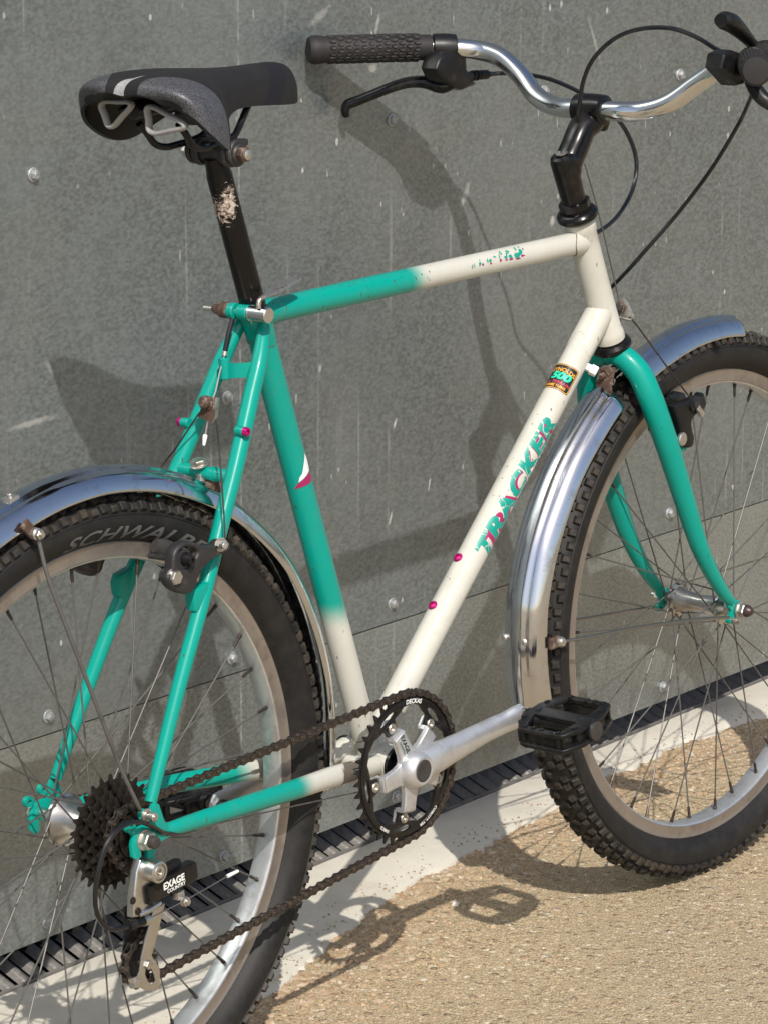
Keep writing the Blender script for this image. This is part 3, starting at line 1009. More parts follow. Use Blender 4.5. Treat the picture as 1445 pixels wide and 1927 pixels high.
# lettering on the rear tyre
def tyre_map(a_mid, r0):
    def f(u, v):
        r = r0+v
        a = math.radians(a_mid)-u/(.297)
        return V((r*math.cos(a), -(tyre_y(r)+.0004), r*math.sin(a)))
    return f
put(MB().add(glyphs('SCHWALBE', .0185, tyre_map(78.0, .2892), .35, .018, .004, 2.02, 1.06), 'greyprint'), 'lettering', rear_wheel)

# ---------------------------------------------------------------- frame
fr = part('frame')
def P(x, y, z):
    return V((x, y, z))
ST1 = V((.2662, 0, .447)); STT = V((.2643, 0, .4770))
sd = (STT-BB).normalized()
STT = BB+sd*((.4770-BB.z)/sd.z)
put(MB().add(sweep([P(.262, 0, .4708), P(.4, 0, .4712), P(.55, 0, .4712), P(.8215, 0, .4708)], .0129, 28), 'tt'), 'top_tube', fr)
put(MB().add(sweep([BB+sd*.0, BB+sd*.15, BB+sd*.3, STT], .0141, 28), 'st'), 'seat_tube', fr)
DT1 = V((.8532, 0, .3893))
DT0 = V((.4190, 0, -.0348))
dd = (DT1-DT0).normalized()
put(MB().add(sweep([DT0, DT0.lerp(DT1, .4), DT1], .0158, 28), 'cream'), 'down_tube', fr)
mb = MB()
mb.add(lathe([(0, .0170), (.001, .0184), (.006, .0186), (.012, .0178), (.014, .0168), (.075, .0165), (.12, .0165), (.140, .0167), (.1425, .0178), (.152, .0180), (.1555, .0170)], HT0, HD, 32), 'cream')
put(mb, 'head_tube', fr)
# lugs round the head tube: sleeves with a swept edge
LUG_EDGES = []
def lug(a, d, r, L0, L1, mat, point=.018, y_dir=1):
    """sleeve of radius r along d from a: front edge scalloped into a point"""
    a, d = V(a), V(d).normalized()
    e1, e2 = frame_of(d)
    vs, fs = [], []
    edge = []
    LUG_EDGES.append(edge)
    seg = 40
    for k in range(seg):
        w = 2*PI*k/seg
        e = e1*math.cos(w)+e2*math.sin(w)
        tip = L1+point*(abs(math.cos(w))**2.2)
        for h, rr in ((L0, r), (tip-.0015, r), (tip, r-.0004), (tip+.0002, r-.0016)):
            vs.append(a+d*h+e*rr)
        edge.append(a+d*(tip+.0005)+e*(r-.0011))
    for k in range(seg):
        k2 = (k+1) % seg
        for j in range(3):
            fs.append((k*4+j, k*4+j+1, k2*4+j+1, k2*4+j))
    return vs, fs
mb = MB()
put(MB().add(lug(P(.8215, 0, .4708), (-1, 0, 0), .0143, -.004, .020, 'cream', .012), 'cream'), 'head_lug', fr)
mb.add(lug(DT1, (DT0-DT1), .01635, .0005, .044, 'cream', .022), 'cream')
put(mb, 'head_lug', fr)
mb = MB()
mb.add(lathe([(0, .0194), (.0015, .0205), (.056, .0205), (.0575, .0194), (.068, .0190), (.0685, .017)], BB+V((0, .034, 0)), (0, -1, 0), 36), 'cream')
mb.add(lug(BB, sd, .0154, .012, .030, 'cream', .006), 'cream')
mb.add(lug(DT0, dd, .0173, .012, .034, 'cream', .008), 'cream')
put(mb, 'bottom_bracket_shell', fr)
# seat cluster
mb = MB()
mb.add(lug(STT, -sd, .0154, 0, .030, 'green', .010), 'green')
mb.add(lathe([(0, .0148), (.0008, .0160), (.012, .0160)], STT+sd*.0012, -sd, 32), 'green')
mb.add(lug(P(.262, 0, .4708), (1, 0, 0), .0141, 0, .030, 'green', .004), 'green')
put(mb, 'seat_lug', fr)

MAT['crevice'] = simple('crevice_grime', (.17, .125, .08), .8, 0, .4, 200, .3, .0003)
for ed in LUG_EDGES:
    put(MB().add(sweep(ed+ed[:2], .00055, 6, caps=False), 'crevice'), 'lug_edge', fr)
# seat stays
SSR = [P(.2630, -.0150, .4640), P(.2450, -.0235, .4320), P(.2265, -.0278, .3995), P(.2130, -.0310, .3749), P(.1980, -.0345, .3480), P(.1820, -.0380, .3200), P(.1590, -.0425, .2820), P(.1140, -.0522, .2068), P(.0740, -.0575, .1376), P(.0405, -.0622, .0749), P(.0185, -.0650, .0320)]
mb = MB()
rr = [.0060, .0088, .0088, .0088, .0087, .0085, .0082, .0078, .0070, .0062]
for s in (-1, 1):
    put(MB().add(sweep(catmull([V((p.x, p.y*-s, p.z)) for p in SSR], 5), rr, 20), 'green'), 'seat_stay', fr)
# chain stays
CSR = [P(.0330, -.0650, -.0020), P(.0700, -.0640, -.0040), P(.1600, -.0570, -.0105), P(.2500, -.0460, -.0190), P(.3200, -.0340, -.0260), P(.3700, -.0270, -.0320), P(.4150, -.0240, -.0370)]
rc = [.0062, .0078, .0090, .0100, .0105, .0102, .0100]
for s in (-1, 1):
    put(MB().add(sweep(catmull([V((p.x, p.y*-s, p.z)) for p in CSR], 5), rc, 20, squash=[(.9, 1.08)]*2), 'cs'), 'chain_stay', fr)
# bridges
mb = MB()
mb.add(cyl(P(.1835, -.0350, .3225), P(.1835, .0350, .3225), .0070, seg=16), 'green')
mb.add(cyl(P(.1835, -.0120, .3225), P(.1835, -.0150, .3225), .0078, seg=16), 'green')
put(mb, 'stay_bridge', fr)
mb = MB()      # curved flat cable-stop bridge
vs, fs = [], []
cpts = []
for k in range(15):
    t = k/14
    y = -.0245+.049*t
    o = .014*math.sin(PI*t)**.7
    cpts.append(V((.2385-o*1.0, y, .4225-o*.15)))
for p in cpts:
    for dz in (-.0075, .0075):
        for dx in (-.0016, .0016):
            vs.append(p+V((dx, 0, dz)))
for k in range(14):
    a = k*4
    for q, w_ in ((0, 1), (1, 3), (3, 2), (2, 0)):
        fs.append((a+q, a+w_, a+4+w_, a+4+q))
fs += [(0, 1, 3, 2), (56, 57, 59, 58)]
mb.add((vs, fs), 'green')
mb.add(cyl(P(.2225, .004, .4110), P(.2225, .004, .4330), .0058, seg=16, bev=.001), 'green')
put(mb, 'cable_stop_bridge', fr)
mb = MB()
mb.add(cyl(P(.385, -.030, -.029), P(.385, .030, -.029), .0068, seg=16), 'cream')
mb.add(cyl(P(.394, .004, -.0160), P(.362, .004, -.0215), .0105, seg=20, bev=.0015), 'cream')
mb.add(cyl(P(.3615, .004, -.0216), P(.3600, .004, -.0219), .0032, seg=6), 'zinc')
put(mb, 'chainstay_bridge', fr)
# drop-outs
def dropout(s):
    """rear drop-out plate with eyelets; s=-1 drive side"""
    mb = MB()
    outer = [(.036, .004), (.030, .012), (.0235, .030), (.0175, .034), (.0125, .027), (.008, .0145), (-.004, .014), (-.013, .008), (-.0165, -.002), (-.0155, -.014), (-.0105, -.019), (-.0040, -.016), (-.0045, -.006), (.0048, -.006), (.0060, -.012)]
    if s < 0:
        outer += [(.004, -.022), (-.001, -.032), (-.009, -.038), (-.004, -.0445), (.006, -.042), (.013, -.030), (.016, -.018)]
    else:
        outer += [(.010, -.015)]
    outer += [(.018, -.010), (.028, -.008), (.036, -.007)]
    mb.add(plate([outer[::-1]], .0055, .001, xzmap(s*.0695)), 'green')
    # eyelets
    for ex, ez in ((.0040, .0240), (-.0165, .0165)):
        mb.add(lathe([(.0, .0026), (.0, .0058), (.006, .0058), (.006, .0026)], P(ex, s*.0665, ez), (0, s, 0), 18, closed=True), 'green')
    if s < 0:
        mb.add(plate([[(.012, .012), (.0035, .028), (-.002, .022), (.004, .010)][::-1]], .005, .001, xzmap(s*.0690)), 'green')
    if s < 0:
        mb.add(plate([[(-.004, .008), (-.014, .019), (-.020, .014), (-.010, .002)][::-1]], .005, .001, xzmap(s*.0690)), 'green')
    return put(mb, 'dropout', fr)
dropout(-1)
dropout(1)
# eyelet bolt on the drive side
mb = MB()
mb.add(cyl(P(.0040, -.0655, .0240), P(.0040, -.0860, .0240), .0028, seg=12), 'zinc')
mb.add(lathe([(0, .0068), (.0012, .0068), (.0014, .005), (.004, .005)], P(.0040, -.0728, .0240), (0, -1, 0), 20), 'zinc')
mb.add(lathe([(0, .0046), (.0055, .0046), (.006, .004), (.006, .0022), (.003, .0021), (.003, .0001)], P(.0040, -.0790, .0240), (0, -1, 0), 16), 'zinc')
put(mb, 'eyelet_bolt', fr)
# cantilever bosses on the stays
def along(pts, z):
    for a, b in zip(pts, pts[1:]):
        if (a.z-z)*(b.z-z) <= 0:
            t = (z-a.z)/(b.z-a.z)
            return a.lerp(b, t)
BOSS = along(SSR, .2150)
for s in (-1, 1):
    mb = MB()
    y = abs(BOSS.y)*s
    mb.add(plate([[(BOSS.x+.004, BOSS.z+.016), (BOSS.x-.016, BOSS.z+.012), (BOSS.x-.020, BOSS.z+.004), (BOSS.x-.018, BOSS.z-.010), (BOSS.x-.004, BOSS.z-.016), (BOSS.x+.001, BOSS.z-.006)]], .013, .002, xzmap(y)), 'green')
    put(mb, 'brake_boss', fr)
# small rack bosses with magenta bolts on the stays
RB = along(SSR, .3660)
for s in (-1, 1):
    mb = MB()
    mb.add(cyl(P(RB.x-.0105, -s*RB.y, RB.z+.001), P(RB.x-.0105, -s*RB.y+s*.010, RB.z+.001), .0050, seg=16, bev=.0008), 'green')
    mb.add(cyl(P(RB.x, -s*RB.y, RB.z), P(RB.x-.0100, -s*RB.y, RB.z+.001), .0048, seg=14), 'green')
    mb.add(lathe([(0, .0046), (.0035, .0048), (.0048, .0040), (.0050, .0022), (.0028, .0020), (.0028, .0001)], P(RB.x-.0105, -s*RB.y+s*.0102, RB.z+.001), (0, s, 0), 20), 'pink')
    put(mb, 'rack_boss', fr)
# bottle bosses on the down tube (two magenta bolts) on its upper right flank
def on_tube(a, d, r, t, phi, n1=V((0, -1, 0))):
    n2 = d.cross(n1).normalized()
    if n2.z < 0:
        n2 = -n2
    e = n1*math.cos(phi)+n2*math.sin(phi)
    return a+d*t+e*r, e
tube_a, tube_d = DT0, dd
for t in (.2505, .187):
    p, e = on_tube(DT0, dd, .0155, t, math.radians(98))
    put(MB().add(lathe([(0, .0052), (.0012, .0054), (.0028, .0044), (.0034, .0022), (.0014, .0020), (.0014, .0001)], p, e, 20), 'pink'), 'bottle_bolt', fr)
p, e = on_tube(DT0, dd, .0150, .5335, math.radians(-42))
put(MB().add(lathe([(0, .0046), (.005, .0046), (.0056, .0062), (.0130, .0062), (.0138, .0052)], p, e, 6), 'white'), 'cable_guide', fr)

def tube_map(t0, phi0, r, a=DT0, d=dd):
    """u runs along the tube, v runs round it (upwards)"""
    def f(u, v):
        return on_tube(a, d, r, t0+u, math.radians(phi0)+v/r)[0]
    return f
dm = MB()
dm.add(glyphs('TRACKER', .0255, tube_map(.3618, -25, .01592), .12, .035, .0025, 1.38, 1.12), 'magenta')
put(dm, 'lettering_shadow', fr)
dm = MB()
dm.add(glyphs('TRACKER', .0285, tube_map(.3590, -20, .01604), .12, .05, .0025, 1.38, 1.12), 'decal')
put(dm, 'lettering', fr)
# tubing sticker: black rounded square with a gold double border, wrapped over the top of the tube
def round_tube_map(t0, phi0, r):
    """u runs round the tube (towards the right flank), v runs along it (up towards the head tube)"""
    def f(u, v, w=0):
        return on_tube(DT0, dd, r, t0+v, math.radians(phi0)-u/r)[0]
    return f
def rrect(hw, hh, r, n=5):
    q = []
    for cx, cy, a0 in ((hw-r, hh-r, 0), (-hw+r, hh-r, 90), (-hw+r, -hh+r, 180), (hw-r, -hh+r, 270)):
        for k in range(n+1):
            a = math.radians(a0+90*k/n)
            q.append((cx+r*math.cos(a), cy+r*math.sin(a)))
    return q
def flat(loops, mapf, mat, mb, cut=.002):
    vs, fs = plate(loops, .0001)
    bm = bmesh.new()
    bv = [bm.verts.new((v.x, v.y, 0)) for v in vs if True]
    for f in fs:
        try:
            bm.faces.new([bv[i] for i in f])
        except ValueError:
            pass
    bmesh.ops.remove_doubles(bm, verts=bm.verts, dist=1e-6)
    dele = [f for f in bm.faces if f.calc_area() < 1e-10]
    bmesh.ops.delete(bm, geom=dele, context='FACES')
    seen = set()
    d2 = []
    for f in bm.faces:
        k = tuple(sorted(v.index for v in f.verts))
        if k in seen:
            d2.append(f)
        seen.add(k)
    xs = [v.co.x for v in bm.verts]
    p = min(xs)+cut
    while p < max(xs):
        bmesh.ops.bisect_plane(bm, geom=bm.verts[:]+bm.edges[:]+bm.faces[:], plane_co=(p, 0, 0), plane_no=(1, 0, 0))
        p += cut
    bm.verts.index_update()
    o = [mapf(v.co.x, v.co.y) for v in bm.verts]
    ff = [tuple(v.index for v in f.verts) for f in bm.faces]
    bm.free()
    mb.add((o, ff), mat)
ST_T, ST_P = .5005, 76
sk = MB()
flat([rrect(.0195, .0168, .0030)], round_tube_map(ST_T, ST_P, .01590), 'blackprint', sk)
put(sk, 'tubing_sticker', fr)
sk = MB()
flat([rrect(.0188, .0161, .0027), rrect(.0180, .0153, .0022)[::-1]], round_tube_map(ST_T, ST_P, .01600), 'gold', sk)
rm = round_tube_map
sk.add(glyphs('REYNOLDS', .0070, lambda u, v: rm(ST_T, ST_P, .01600)(u, v+.0068-6*u*u), 0, .02, .002, 1.0, 1.0), 'gold')
sk.add(glyphs('FRAME TUBES', .0046, lambda u, v: rm(ST_T, ST_P, .01600)(u, v-.0136), 0, .03, .002, .98, 1.0), 'gold')
sk.add(glyphs('500', .0125, lambda u, v: rm(ST_T, ST_P, .01600)(u+.002, v-.0030), .2, .05, .002, 1.3, 1.0), 'mint')
sk.add(glyphs('ALL TERRAIN', .0046, lambda u, v: rm(ST_T, ST_P, .01600)(u, v-.0088), .2, .01, .002, 1.05, 1.2), 'pinkprint')
put(sk, 'sticker_lettering', fr)
# flakes left of the lettering on the top tube
def tt_map(x, phi, r=.01302):
    return V((x, -r*math.cos(phi), .4712+r*math.sin(phi)))
fk = MB()
R4 = random.Random(11)
def blob(x, ph, sx, sy, mat, n=9):
    sx, sy = sx*1.35, sy*1.3
    c0 = []
    for k in range(n):
        a = 2*PI*k/n
        q = R4.uniform(.55, 1.2)
        c0.append(tt_map(x+sx*q*math.cos(a)*.5+sy*.15*math.sin(a), ph+sy*q*math.sin(a)*.5/.013))
    fk.add(([tt_map(x, ph)]+c0, [(0, k+1, (k+1) % n+1) for k in range(n)]), mat)
for (x, z, sx, sy, m_) in ((.6065, .0, .0022, .0035, 'g'), (.6105, .10, .0018, .0045, 'g'), (.6065, -.12, .0015, .002, 'm'), (.6205, .10, .0035, .005, 'g'), (.6215, .35, .0012, .003, 'g'), (.6250, -.02, .0035, .0025, 'm'),
                          (.6340, .25, .0020, .005, 'g'), (.6385, .20, .0045, .0042, 'g'), (.6385, -.06, .0042, .0022, 'm'), (.6475, .42, .0040, .0022, 'g'), (.6560, .35, .0022, .006, 'g'), (.6565, .0, .0038, .0030, 'm'), (.6610, .70, .0028, .005, 'g'),
                          (.6660, .18, .0042, .004, 'g'), (.6690, .42, .0022, .005, 'g'), (.6665, -.06, .0050, .0022, 'm'), (.6735, .62, .0050, .004, 'g'), (.6745, .15, .0060, .0035, 'g'), (.6750, -.06, .0052, .0025, 'm'),
                          (.6860, .12, .0080, .005, 'g'), (.6935, .40, .0060, .0055, 'g'), (.6885, .75, .0022, .006, 'g'), (.6880, -.18, .0070, .0022, 'm'), (.6960, .0, .0060, .0022, 'm'), (.6960, .85, .0020, .0022, 'g'), (.7000, .55, .0018, .0025, 'm')):
    blob(x-.004, z+.18, sx, sy, 'decal' if m_ == 'g' else 'magenta')
put(fk, 'worn_print', fr)
# leaf shaped mark on the seat tube
stm = lambda t, ph, r=.01422: on_tube(BB, sd, r, t, ph)[0]
lf = MB()
def leaf(pts, mat, r):
    n = len(pts)
    ct = sum(t for t, _ in pts)/n
    cp2 = sum(p for _, p in pts)/n
    K_ = 7
    vs = [stm(ct, math.radians(cp2), r)]
    for k in range(1, K_+1):
        for t, p in pts:
            vs.append(stm(ct+(t-ct)*k/K_, math.radians(cp2+(p-cp2)*k/K_), r))
    fs = [(0, k+1, (k+1) % n+1) for k in range(n)]
    for q in range(K_-1):
        for k in range(n):
            k2 = (k+1) % n
            fs.append((1+q*n+k, 1+(q+1)*n+k, 1+(q+1)*n+k2, 1+q*n+k2))
    lf.add((vs, fs), mat)
def dens(p, m=4):
    out = []
    for i in range(len(p)):
        a_, b_ = p[i], p[(i+1) % len(p)]
        for k in range(m):
            out.append((a_[0]+(b_[0]-a_[0])*k/m, a_[1]+(b_[1]-a_[1])*k/m))
    return out
leaf(dens([(0.3745, 22), (0.366, 32), (0.3595, 30), (0.3540, 22), (0.3520, 0), (0.3495, -26), (0.3475, -46), (0.3525, -37), (0.356, -21), (0.3640, -4)]), 'white', .01435)
leaf(dens([(0.353, 22), (0.346, 30), (0.342, 18), (0.3415, -10), (0.3415, -31), (0.341, -72), (0.3465, -50), (0.3490, -23), (.3515, 0)]), 'magenta', .01445)
put(lf, 'painted_flash', fr)

# ---------------------------------------------------------------- fork
FKR = [P(.8725, -.0060, .3350), P(.8750, -.0200, .3280), P(.8800, -.0335, .3120), P(.8850, -.0420, .2900), P(.8935, -.0470, .2650), P(.9080, -.0500, .2300), P(.9270, -.0510, .1880), P(.9470, -.0515, .1440), P(.9700, -.0515, .0970), P(.9960, -.0515, .0570), P(.0+1.0220, -.0515, .0260), P(1.0360, -.0515, .0130)]
mb = MB()
rf = [.0135, .0140, .0145, .0146, .0144, .0140, .0132, .0122, .0108, .0092, .0078, .0066]
for s in (-1, 1):
    mb.add(sweep(catmull([V((p.x, p.y*-s, p.z)) for p in FKR], 6), rf, 24), 'green')
mb.add(lathe([(-.012, .0135), (-.004, .0160), (0, .0165), (.003, .0165)], HT0-HD*.0125, HD, 28), 'green')
for s in (-1, 1):
    mb.add(plate([[(1.030, .018), (1.040, .016), (1.050, .012), (1.0575, .0075), (1.0595, -.002), (1.0560, -.0105), (1.0525, -.0095), (1.0520, -.002), (1.0450, -.002), (1.0445, -.0100), (1.0380, -.0120), (1.0330, -.0060), (1.0345, .002), (1.0290, .008)][::-1]], .0055, .001, xzmap(s*.0515)), 'green')
    mb.add(lathe([(0, .0024), (0, .0052), (.006, .0052), (.006, .0024)], P(1.0335, s*.0485, -.0085), (0, s, 0), 16, closed=True), 'green')
fork = put(mb, 'fork')
fb = MB()
fb.add(cyl(P(1.0335, -.048, -.0085), P(1.0335, -.0660, -.0085), .0026, seg=12), 'zinc')
fb.add(lathe([(0, .0046), (.004, .0046), (.0046, .0036)], P(1.0335, -.0590, -.0085), (0, -1, 0), 16), 'zinc')
put(fb, 'eyelet_bolt', fork)
# brake bosses of the fork
for s in (-1, 1):
    put(MB().add(cyl(P(.9150, s*.0500, .2130), P(.9400, s*.0500, .2210), .0075, seg=16, bev=.001), 'green'), 'brake_boss', fork)

# ---------------------------------------------------------------- headset and stem
hs = part('headset')
put(MB().add(lathe([(0, .0165), (.001, .0215), (.004, .0238), (.0075, .0240), (.0110, .0215), (.0125, .0165)], HT0-HD*.0127, HD, 40), 'gloss'), 'lower_cup', hs)
mb = MB()
mb.add(lathe([(0, .0170), (.001, .0205), (.004, .0235), (.0085, .0238), (.0120, .0215), (.0135, .0185)], HT1+HD*.0005, HD, 40), 'gloss')
mb.add(hexnut(HT1+HD*.0135, HD, .0190, .0028, .0006), 'gloss')
put(mb, 'upper_cup', hs)
put(MB().add(lathe([(.0163, .0165), (.0165, .0182), (.0245, .0182), (.0255, .0160)], HT1, HD, 8), 'gloss'), 'lock_nut', hs)
stem = MB()
q0 = HT1+HD*.024
q1 = HT1+HD*.080
stem.add(lathe([(0, .0138), (.040, .0150), (.0520, .0152), (.0570, .0138), (.0592, .0110), (.0596, .0040)], q0, HD, 32), 'gloss')
bc = P(.8378, 0, .6181)
arm = catmull([q0+HD*.026, q0+HD*.036+V((.003, 0, .001)), q0+HD*.047+V((.008, 0, .002)), V((.8065, 0, .5800)), V((.8190, 0, .5965)), bc-V((.005, 0, .012)), bc+V((.001, 0, .001))], 6)
stem.add(sweep(arm, [.0135, .0150, .0163, .0166, .0166, .0174, .0160], 28, squash=[(1, 1), (1, 1), (1, 1), (.98, .95), (.98, .92), (1.12, .95), (1.2, .9)], ref=V((0, 1, 0))), 'gloss')
stem.add(lathe([(-.0195, .0150), (-.0185, .0168), (-.010, .0178), (.010, .0178), (.0185, .0168), (.0195, .0150)], bc, (0, 1, 0), 32), 'gloss')
stem.add(box(bc+V((.0115, 0, -.0165)), (.014, .024, .012), Euler((0, .6, 0)), .002), 'gloss')
stem.add(box(bc+V((.0165, 0, -.0180)), (.006, .018, .017), Euler((0, .6, 0)), .002), 'gloss')
st_o = put(stem, 'stem')
put(MB().add(lathe([(.0560, .0001), (.0566, .0038), (.0598, .0038), (.0606, .0070), (.0615, .0070), (.0615, .0034), (.0585, .0030), (.0585, .0001)], q0, HD, 20), 'zinc'), 'expander_bolt', st_o)

# ---------------------------------------------------------------- handlebar
BAR = [(0, .8378, .6181), (.0306, .8383, .6173), (.0612, .8489, .6178), (.092, .8577, .6270), (.1228, .8680, .6488), (.1536, .8712, .6675), (.1842, .8636, .6757), (.2147, .8354, .6797), (.2451, .7962, .6820), (.2755, .7526, .6835), (.304, .7134, .6852)]
cz_, sz_ = math.cos(.00485), math.sin(.00485)
def barp(y, x, z):
    dx, dy, dz = x-.8378, y, z-.6181
    # tiny turn and tilt of the bar in the clamp
    a = -.00996
    dy, dz = dy*math.cos(a)-dz*math.sin(a), dy*math.sin(a)+dz*math.cos(a)
    return V((.8378+dx*cz_-dy*sz_, dx*sz_+dy*cz_, .6181+dz))
barL = [barp(y, x, z) for y, x, z in BAR]
barR = [barp(-y, x, z) for y, x, z in BAR]
full = catmull(barL[::-1]+barR[1:], 10)
hb = put(MB().add(sweep(full[6:-6], .0112, 28), 'chrome2'), 'handlebar')
put(MB().add(sweep(full[98:104], .0127, 28), 'chrome2'), 'centre_sleeve', hb)

def grip_parts(side):
    pts = barL if side > 0 else barR
    end = pts[-1]
    # axis of the straight grip section
    ax = (pts[-1]-pts[-2]).normalized()
    ax0 = (pts[-1]-pts[-3]).normalized()
    L = .142 if side > 0 else .118
    path = []
    tot = 0
    prev = end
    dense = catmull(pts, 20)[::-1]
    acc = [0]
    for a, b in zip(dense, dense[1:]):
        acc.append(acc[-1]+(b-a).length)
    def at(s):
        for i in range(len(acc)-1):
            if acc[i+1] >= s:
                t = (s-acc[i])/(acc[i+1]-acc[i]+1e-9)
                return dense[i].lerp(dense[i+1], t), (dense[i]-dense[i+1]).normalized()
        return dense[-1], V((0, 1, 0))
    P2, rad = [], []
    for s_, r_ in ((.0003, .0060), (0, .0140), (.0018, .0163), (.006, .0168), (.012, .0160), (.020, .0152), (.045, .0158), (.065, .0160), (.090, .0152), (.112, .0146), (L-.003, .0150), (L, .0146)):
        P2.append(at(s_)[0]-V((0, 0, 0)))
        rad.append(r_)
    P2[0] = end+ax*.0
    P2 = [end+ax*.0028, end+ax*.0022]+P2[2:]
    mb = MB().add(sweep(P2, rad, 40), 'grip')
    g = put(mb, 'grip')
    # oval dimples as raised rings
    rg = MB()
    for i in range(12):
        s_ = .024+.0090*i
        c0, t = at(s_)
        t = t.normalized()
        e1, e2 = frame_of(t, V((0, 0, 1)))
        for k in range(14):
            w = 2*PI*(k+.5*(i % 2))/14
            e = e1*math.cos(w)+e2*math.sin(w)
            f = e2*math.cos(w)-e1*math.sin(w)
            rr_ = .0156
            o_, fc = [], []
            n = 10
            for j in range(n):
                a = 2*PI*j/n
                for q, (h, sc_) in enumerate(((-.0006, 1.25), (.0009, 1.0), (.0004, .62))):
                    o_.append(c0+t*(.0038*sc_*math.cos(a))+f*(.0022*sc_*math.sin(a))+e*(rr_+h))
            for j in range(n):
                j2 = (j+1) % n
                for q in range(2):
                    fc.append((j*3+q, j2*3+q, j2*3+q+1, j*3+q+1))
            fc.append(tuple(j*3+2 for j in range(n)))
            rg.add((o_, fc), 'grip')
    put(rg, 'grip_pattern', g)
    return at, ax
atL, axL = grip_parts(1)
atR, axR = grip_parts(-1)

# brake levers
def lever_body(at, s0, side):
    """clamp and lever housing"""
    c0, t = at(s0)
    e1 = V((0, 0, 1)); e1 = (e1-t*e1.dot(t)).normalized()
    return c0, t, e1
lv = part('brake_lever')
lv['label'] = 'left brake lever'
c0, t, e1 = lever_body(atL, .1575, 1)
mb = MB()
mb.add(sweep([c0+t*.0135, c0+t*.0125, c0+t*.004, c0-t*.006, c0-t*.0135, c0-t*.0145], [.0140, .0158, .0165, .0165, .0158, .0140], 24), 'black')
yL = c0.y
def cp(px_, py_):
    return None
bd = [(0.8188, 0.205, 0.675), (0.8579, 0.205, 0.6738), (0.8592, 0.205, 0.6516), (0.8688, 0.205, 0.6396), (0.8765, 0.205, 0.6321), (0.8506, 0.205, 0.6279), (0.8331, 0.205, 0.6346), (0.81, 0.205, 0.6442), (0.8017, 0.205, 0.6572), (0.8069, 0.205, 0.6664)]
mb.add(plate([[(p[0], p[2]) for p in bd][::-1]], .026, .005, xzmap(.205), seg=2), 'black')
put(mb, 'lever_clamp', lv)
blade = [(0.8472, 0.202, 0.6394), (0.8359, 0.212, 0.6339), (0.8287, 0.225, 0.637), (0.8223, 0.234, 0.6384), (0.8139, 0.247, 0.6374), (0.8029, 0.262, 0.6322), (0.793, 0.278, 0.625), (0.783, 0.294, 0.6177), (0.7755, 0.304, 0.613), (0.7728, 0.306, 0.6058), (0.7745, 0.306, 0.5994)]
put(MB().add(sweep(catmull([V(p) for p in blade], 6), [.0090, .0100, .0086, .0076, .0070, .0066, .0064, .0064, .0066, .0058, .0046], 16, squash=[(1.15, .9)]*2), 'gloss'), 'lever_blade', lv)
adj = [(0.8606, 0.2, 0.6425), (0.8759, 0.198, 0.6411), (0.9013, 0.196, 0.6412)]
mb = MB()
for a, b, r in ((0, .35, .0052), (.35, .42, .0062), (.42, .50, .0045), (.5, .56, .0062), (.56, .62, .0050), (.62, .95, .0056), (.95, 1.0, .0045), (1.0, 1.12, .0032)):
    A, B = V(adj[0]), V(adj[2])
    mb.add(cyl(A.lerp(B, a), A.lerp(B, b), r, seg=14), 'black')
put(mb, 'barrel_adjuster', lv)

rv = part('brake_lever')
rv['label'] = 'right brake lever with thumb shifter'
c1, t1 = atR(.124)
mb = MB()
mb.add(sweep([c1+t1*.014, c1+t1*.013, c1, c1-t1*.013, c1-t1*.014], [.0150, .0168, .0175, .0165, .0140], 24), 'black')
rb = [(0.7843, -0.205, 0.6947), (0.8003, -0.205, 0.6977), (0.8234, -0.205, 0.691), (0.8305, -0.205, 0.6675), (0.8223, -0.205, 0.6586), (0.8082, -0.205, 0.6583), (0.7902, -0.205, 0.6715), (0.7792, -0.205, 0.6793)]
mb.add(plate([[(p[0], p[2]) for p in rb][::-1]], .024, .004, xzmap(-.205), seg=2), 'black')
put(mb, 'lever_clamp', rv)
th = [(0.8627, -0.215, 0.6855), (0.8493, -0.215, 0.6937), (0.8296, -0.218, 0.7047), (0.8055, -0.222, 0.7178), (0.7841, -0.225, 0.7282), (0.7717, -0.226, 0.7316), (0.7638, -0.226, 0.7323)]
put(MB().add(sweep(catmull([V(p) for p in th], 5), [.0070, .0066, .0072, .0096, .0122, .0120, .0085], 16, squash=[(1.0, .85)]*2), 'black'), 'shift_thumb_lever', rv)
put(MB().add(cyl((0.9097, -0.185, 0.6798), (0.8348, -0.235, 0.6891), .017, seg=24, bev=.003), 'black'), 'shifter_pod', rv)
rbl = [(0.836, -0.215, 0.6618), (0.8344, -0.225, 0.6498), (0.8348, -0.235, 0.6412), (0.8431, -0.25, 0.6314), (0.849, -0.28, 0.6268)]
put(MB().add(sweep(catmull([V(p) for p in rbl], 5), [.0075, .0085, .0080, .0065, .0060], 16), 'black'), 'lever_blade', rv)

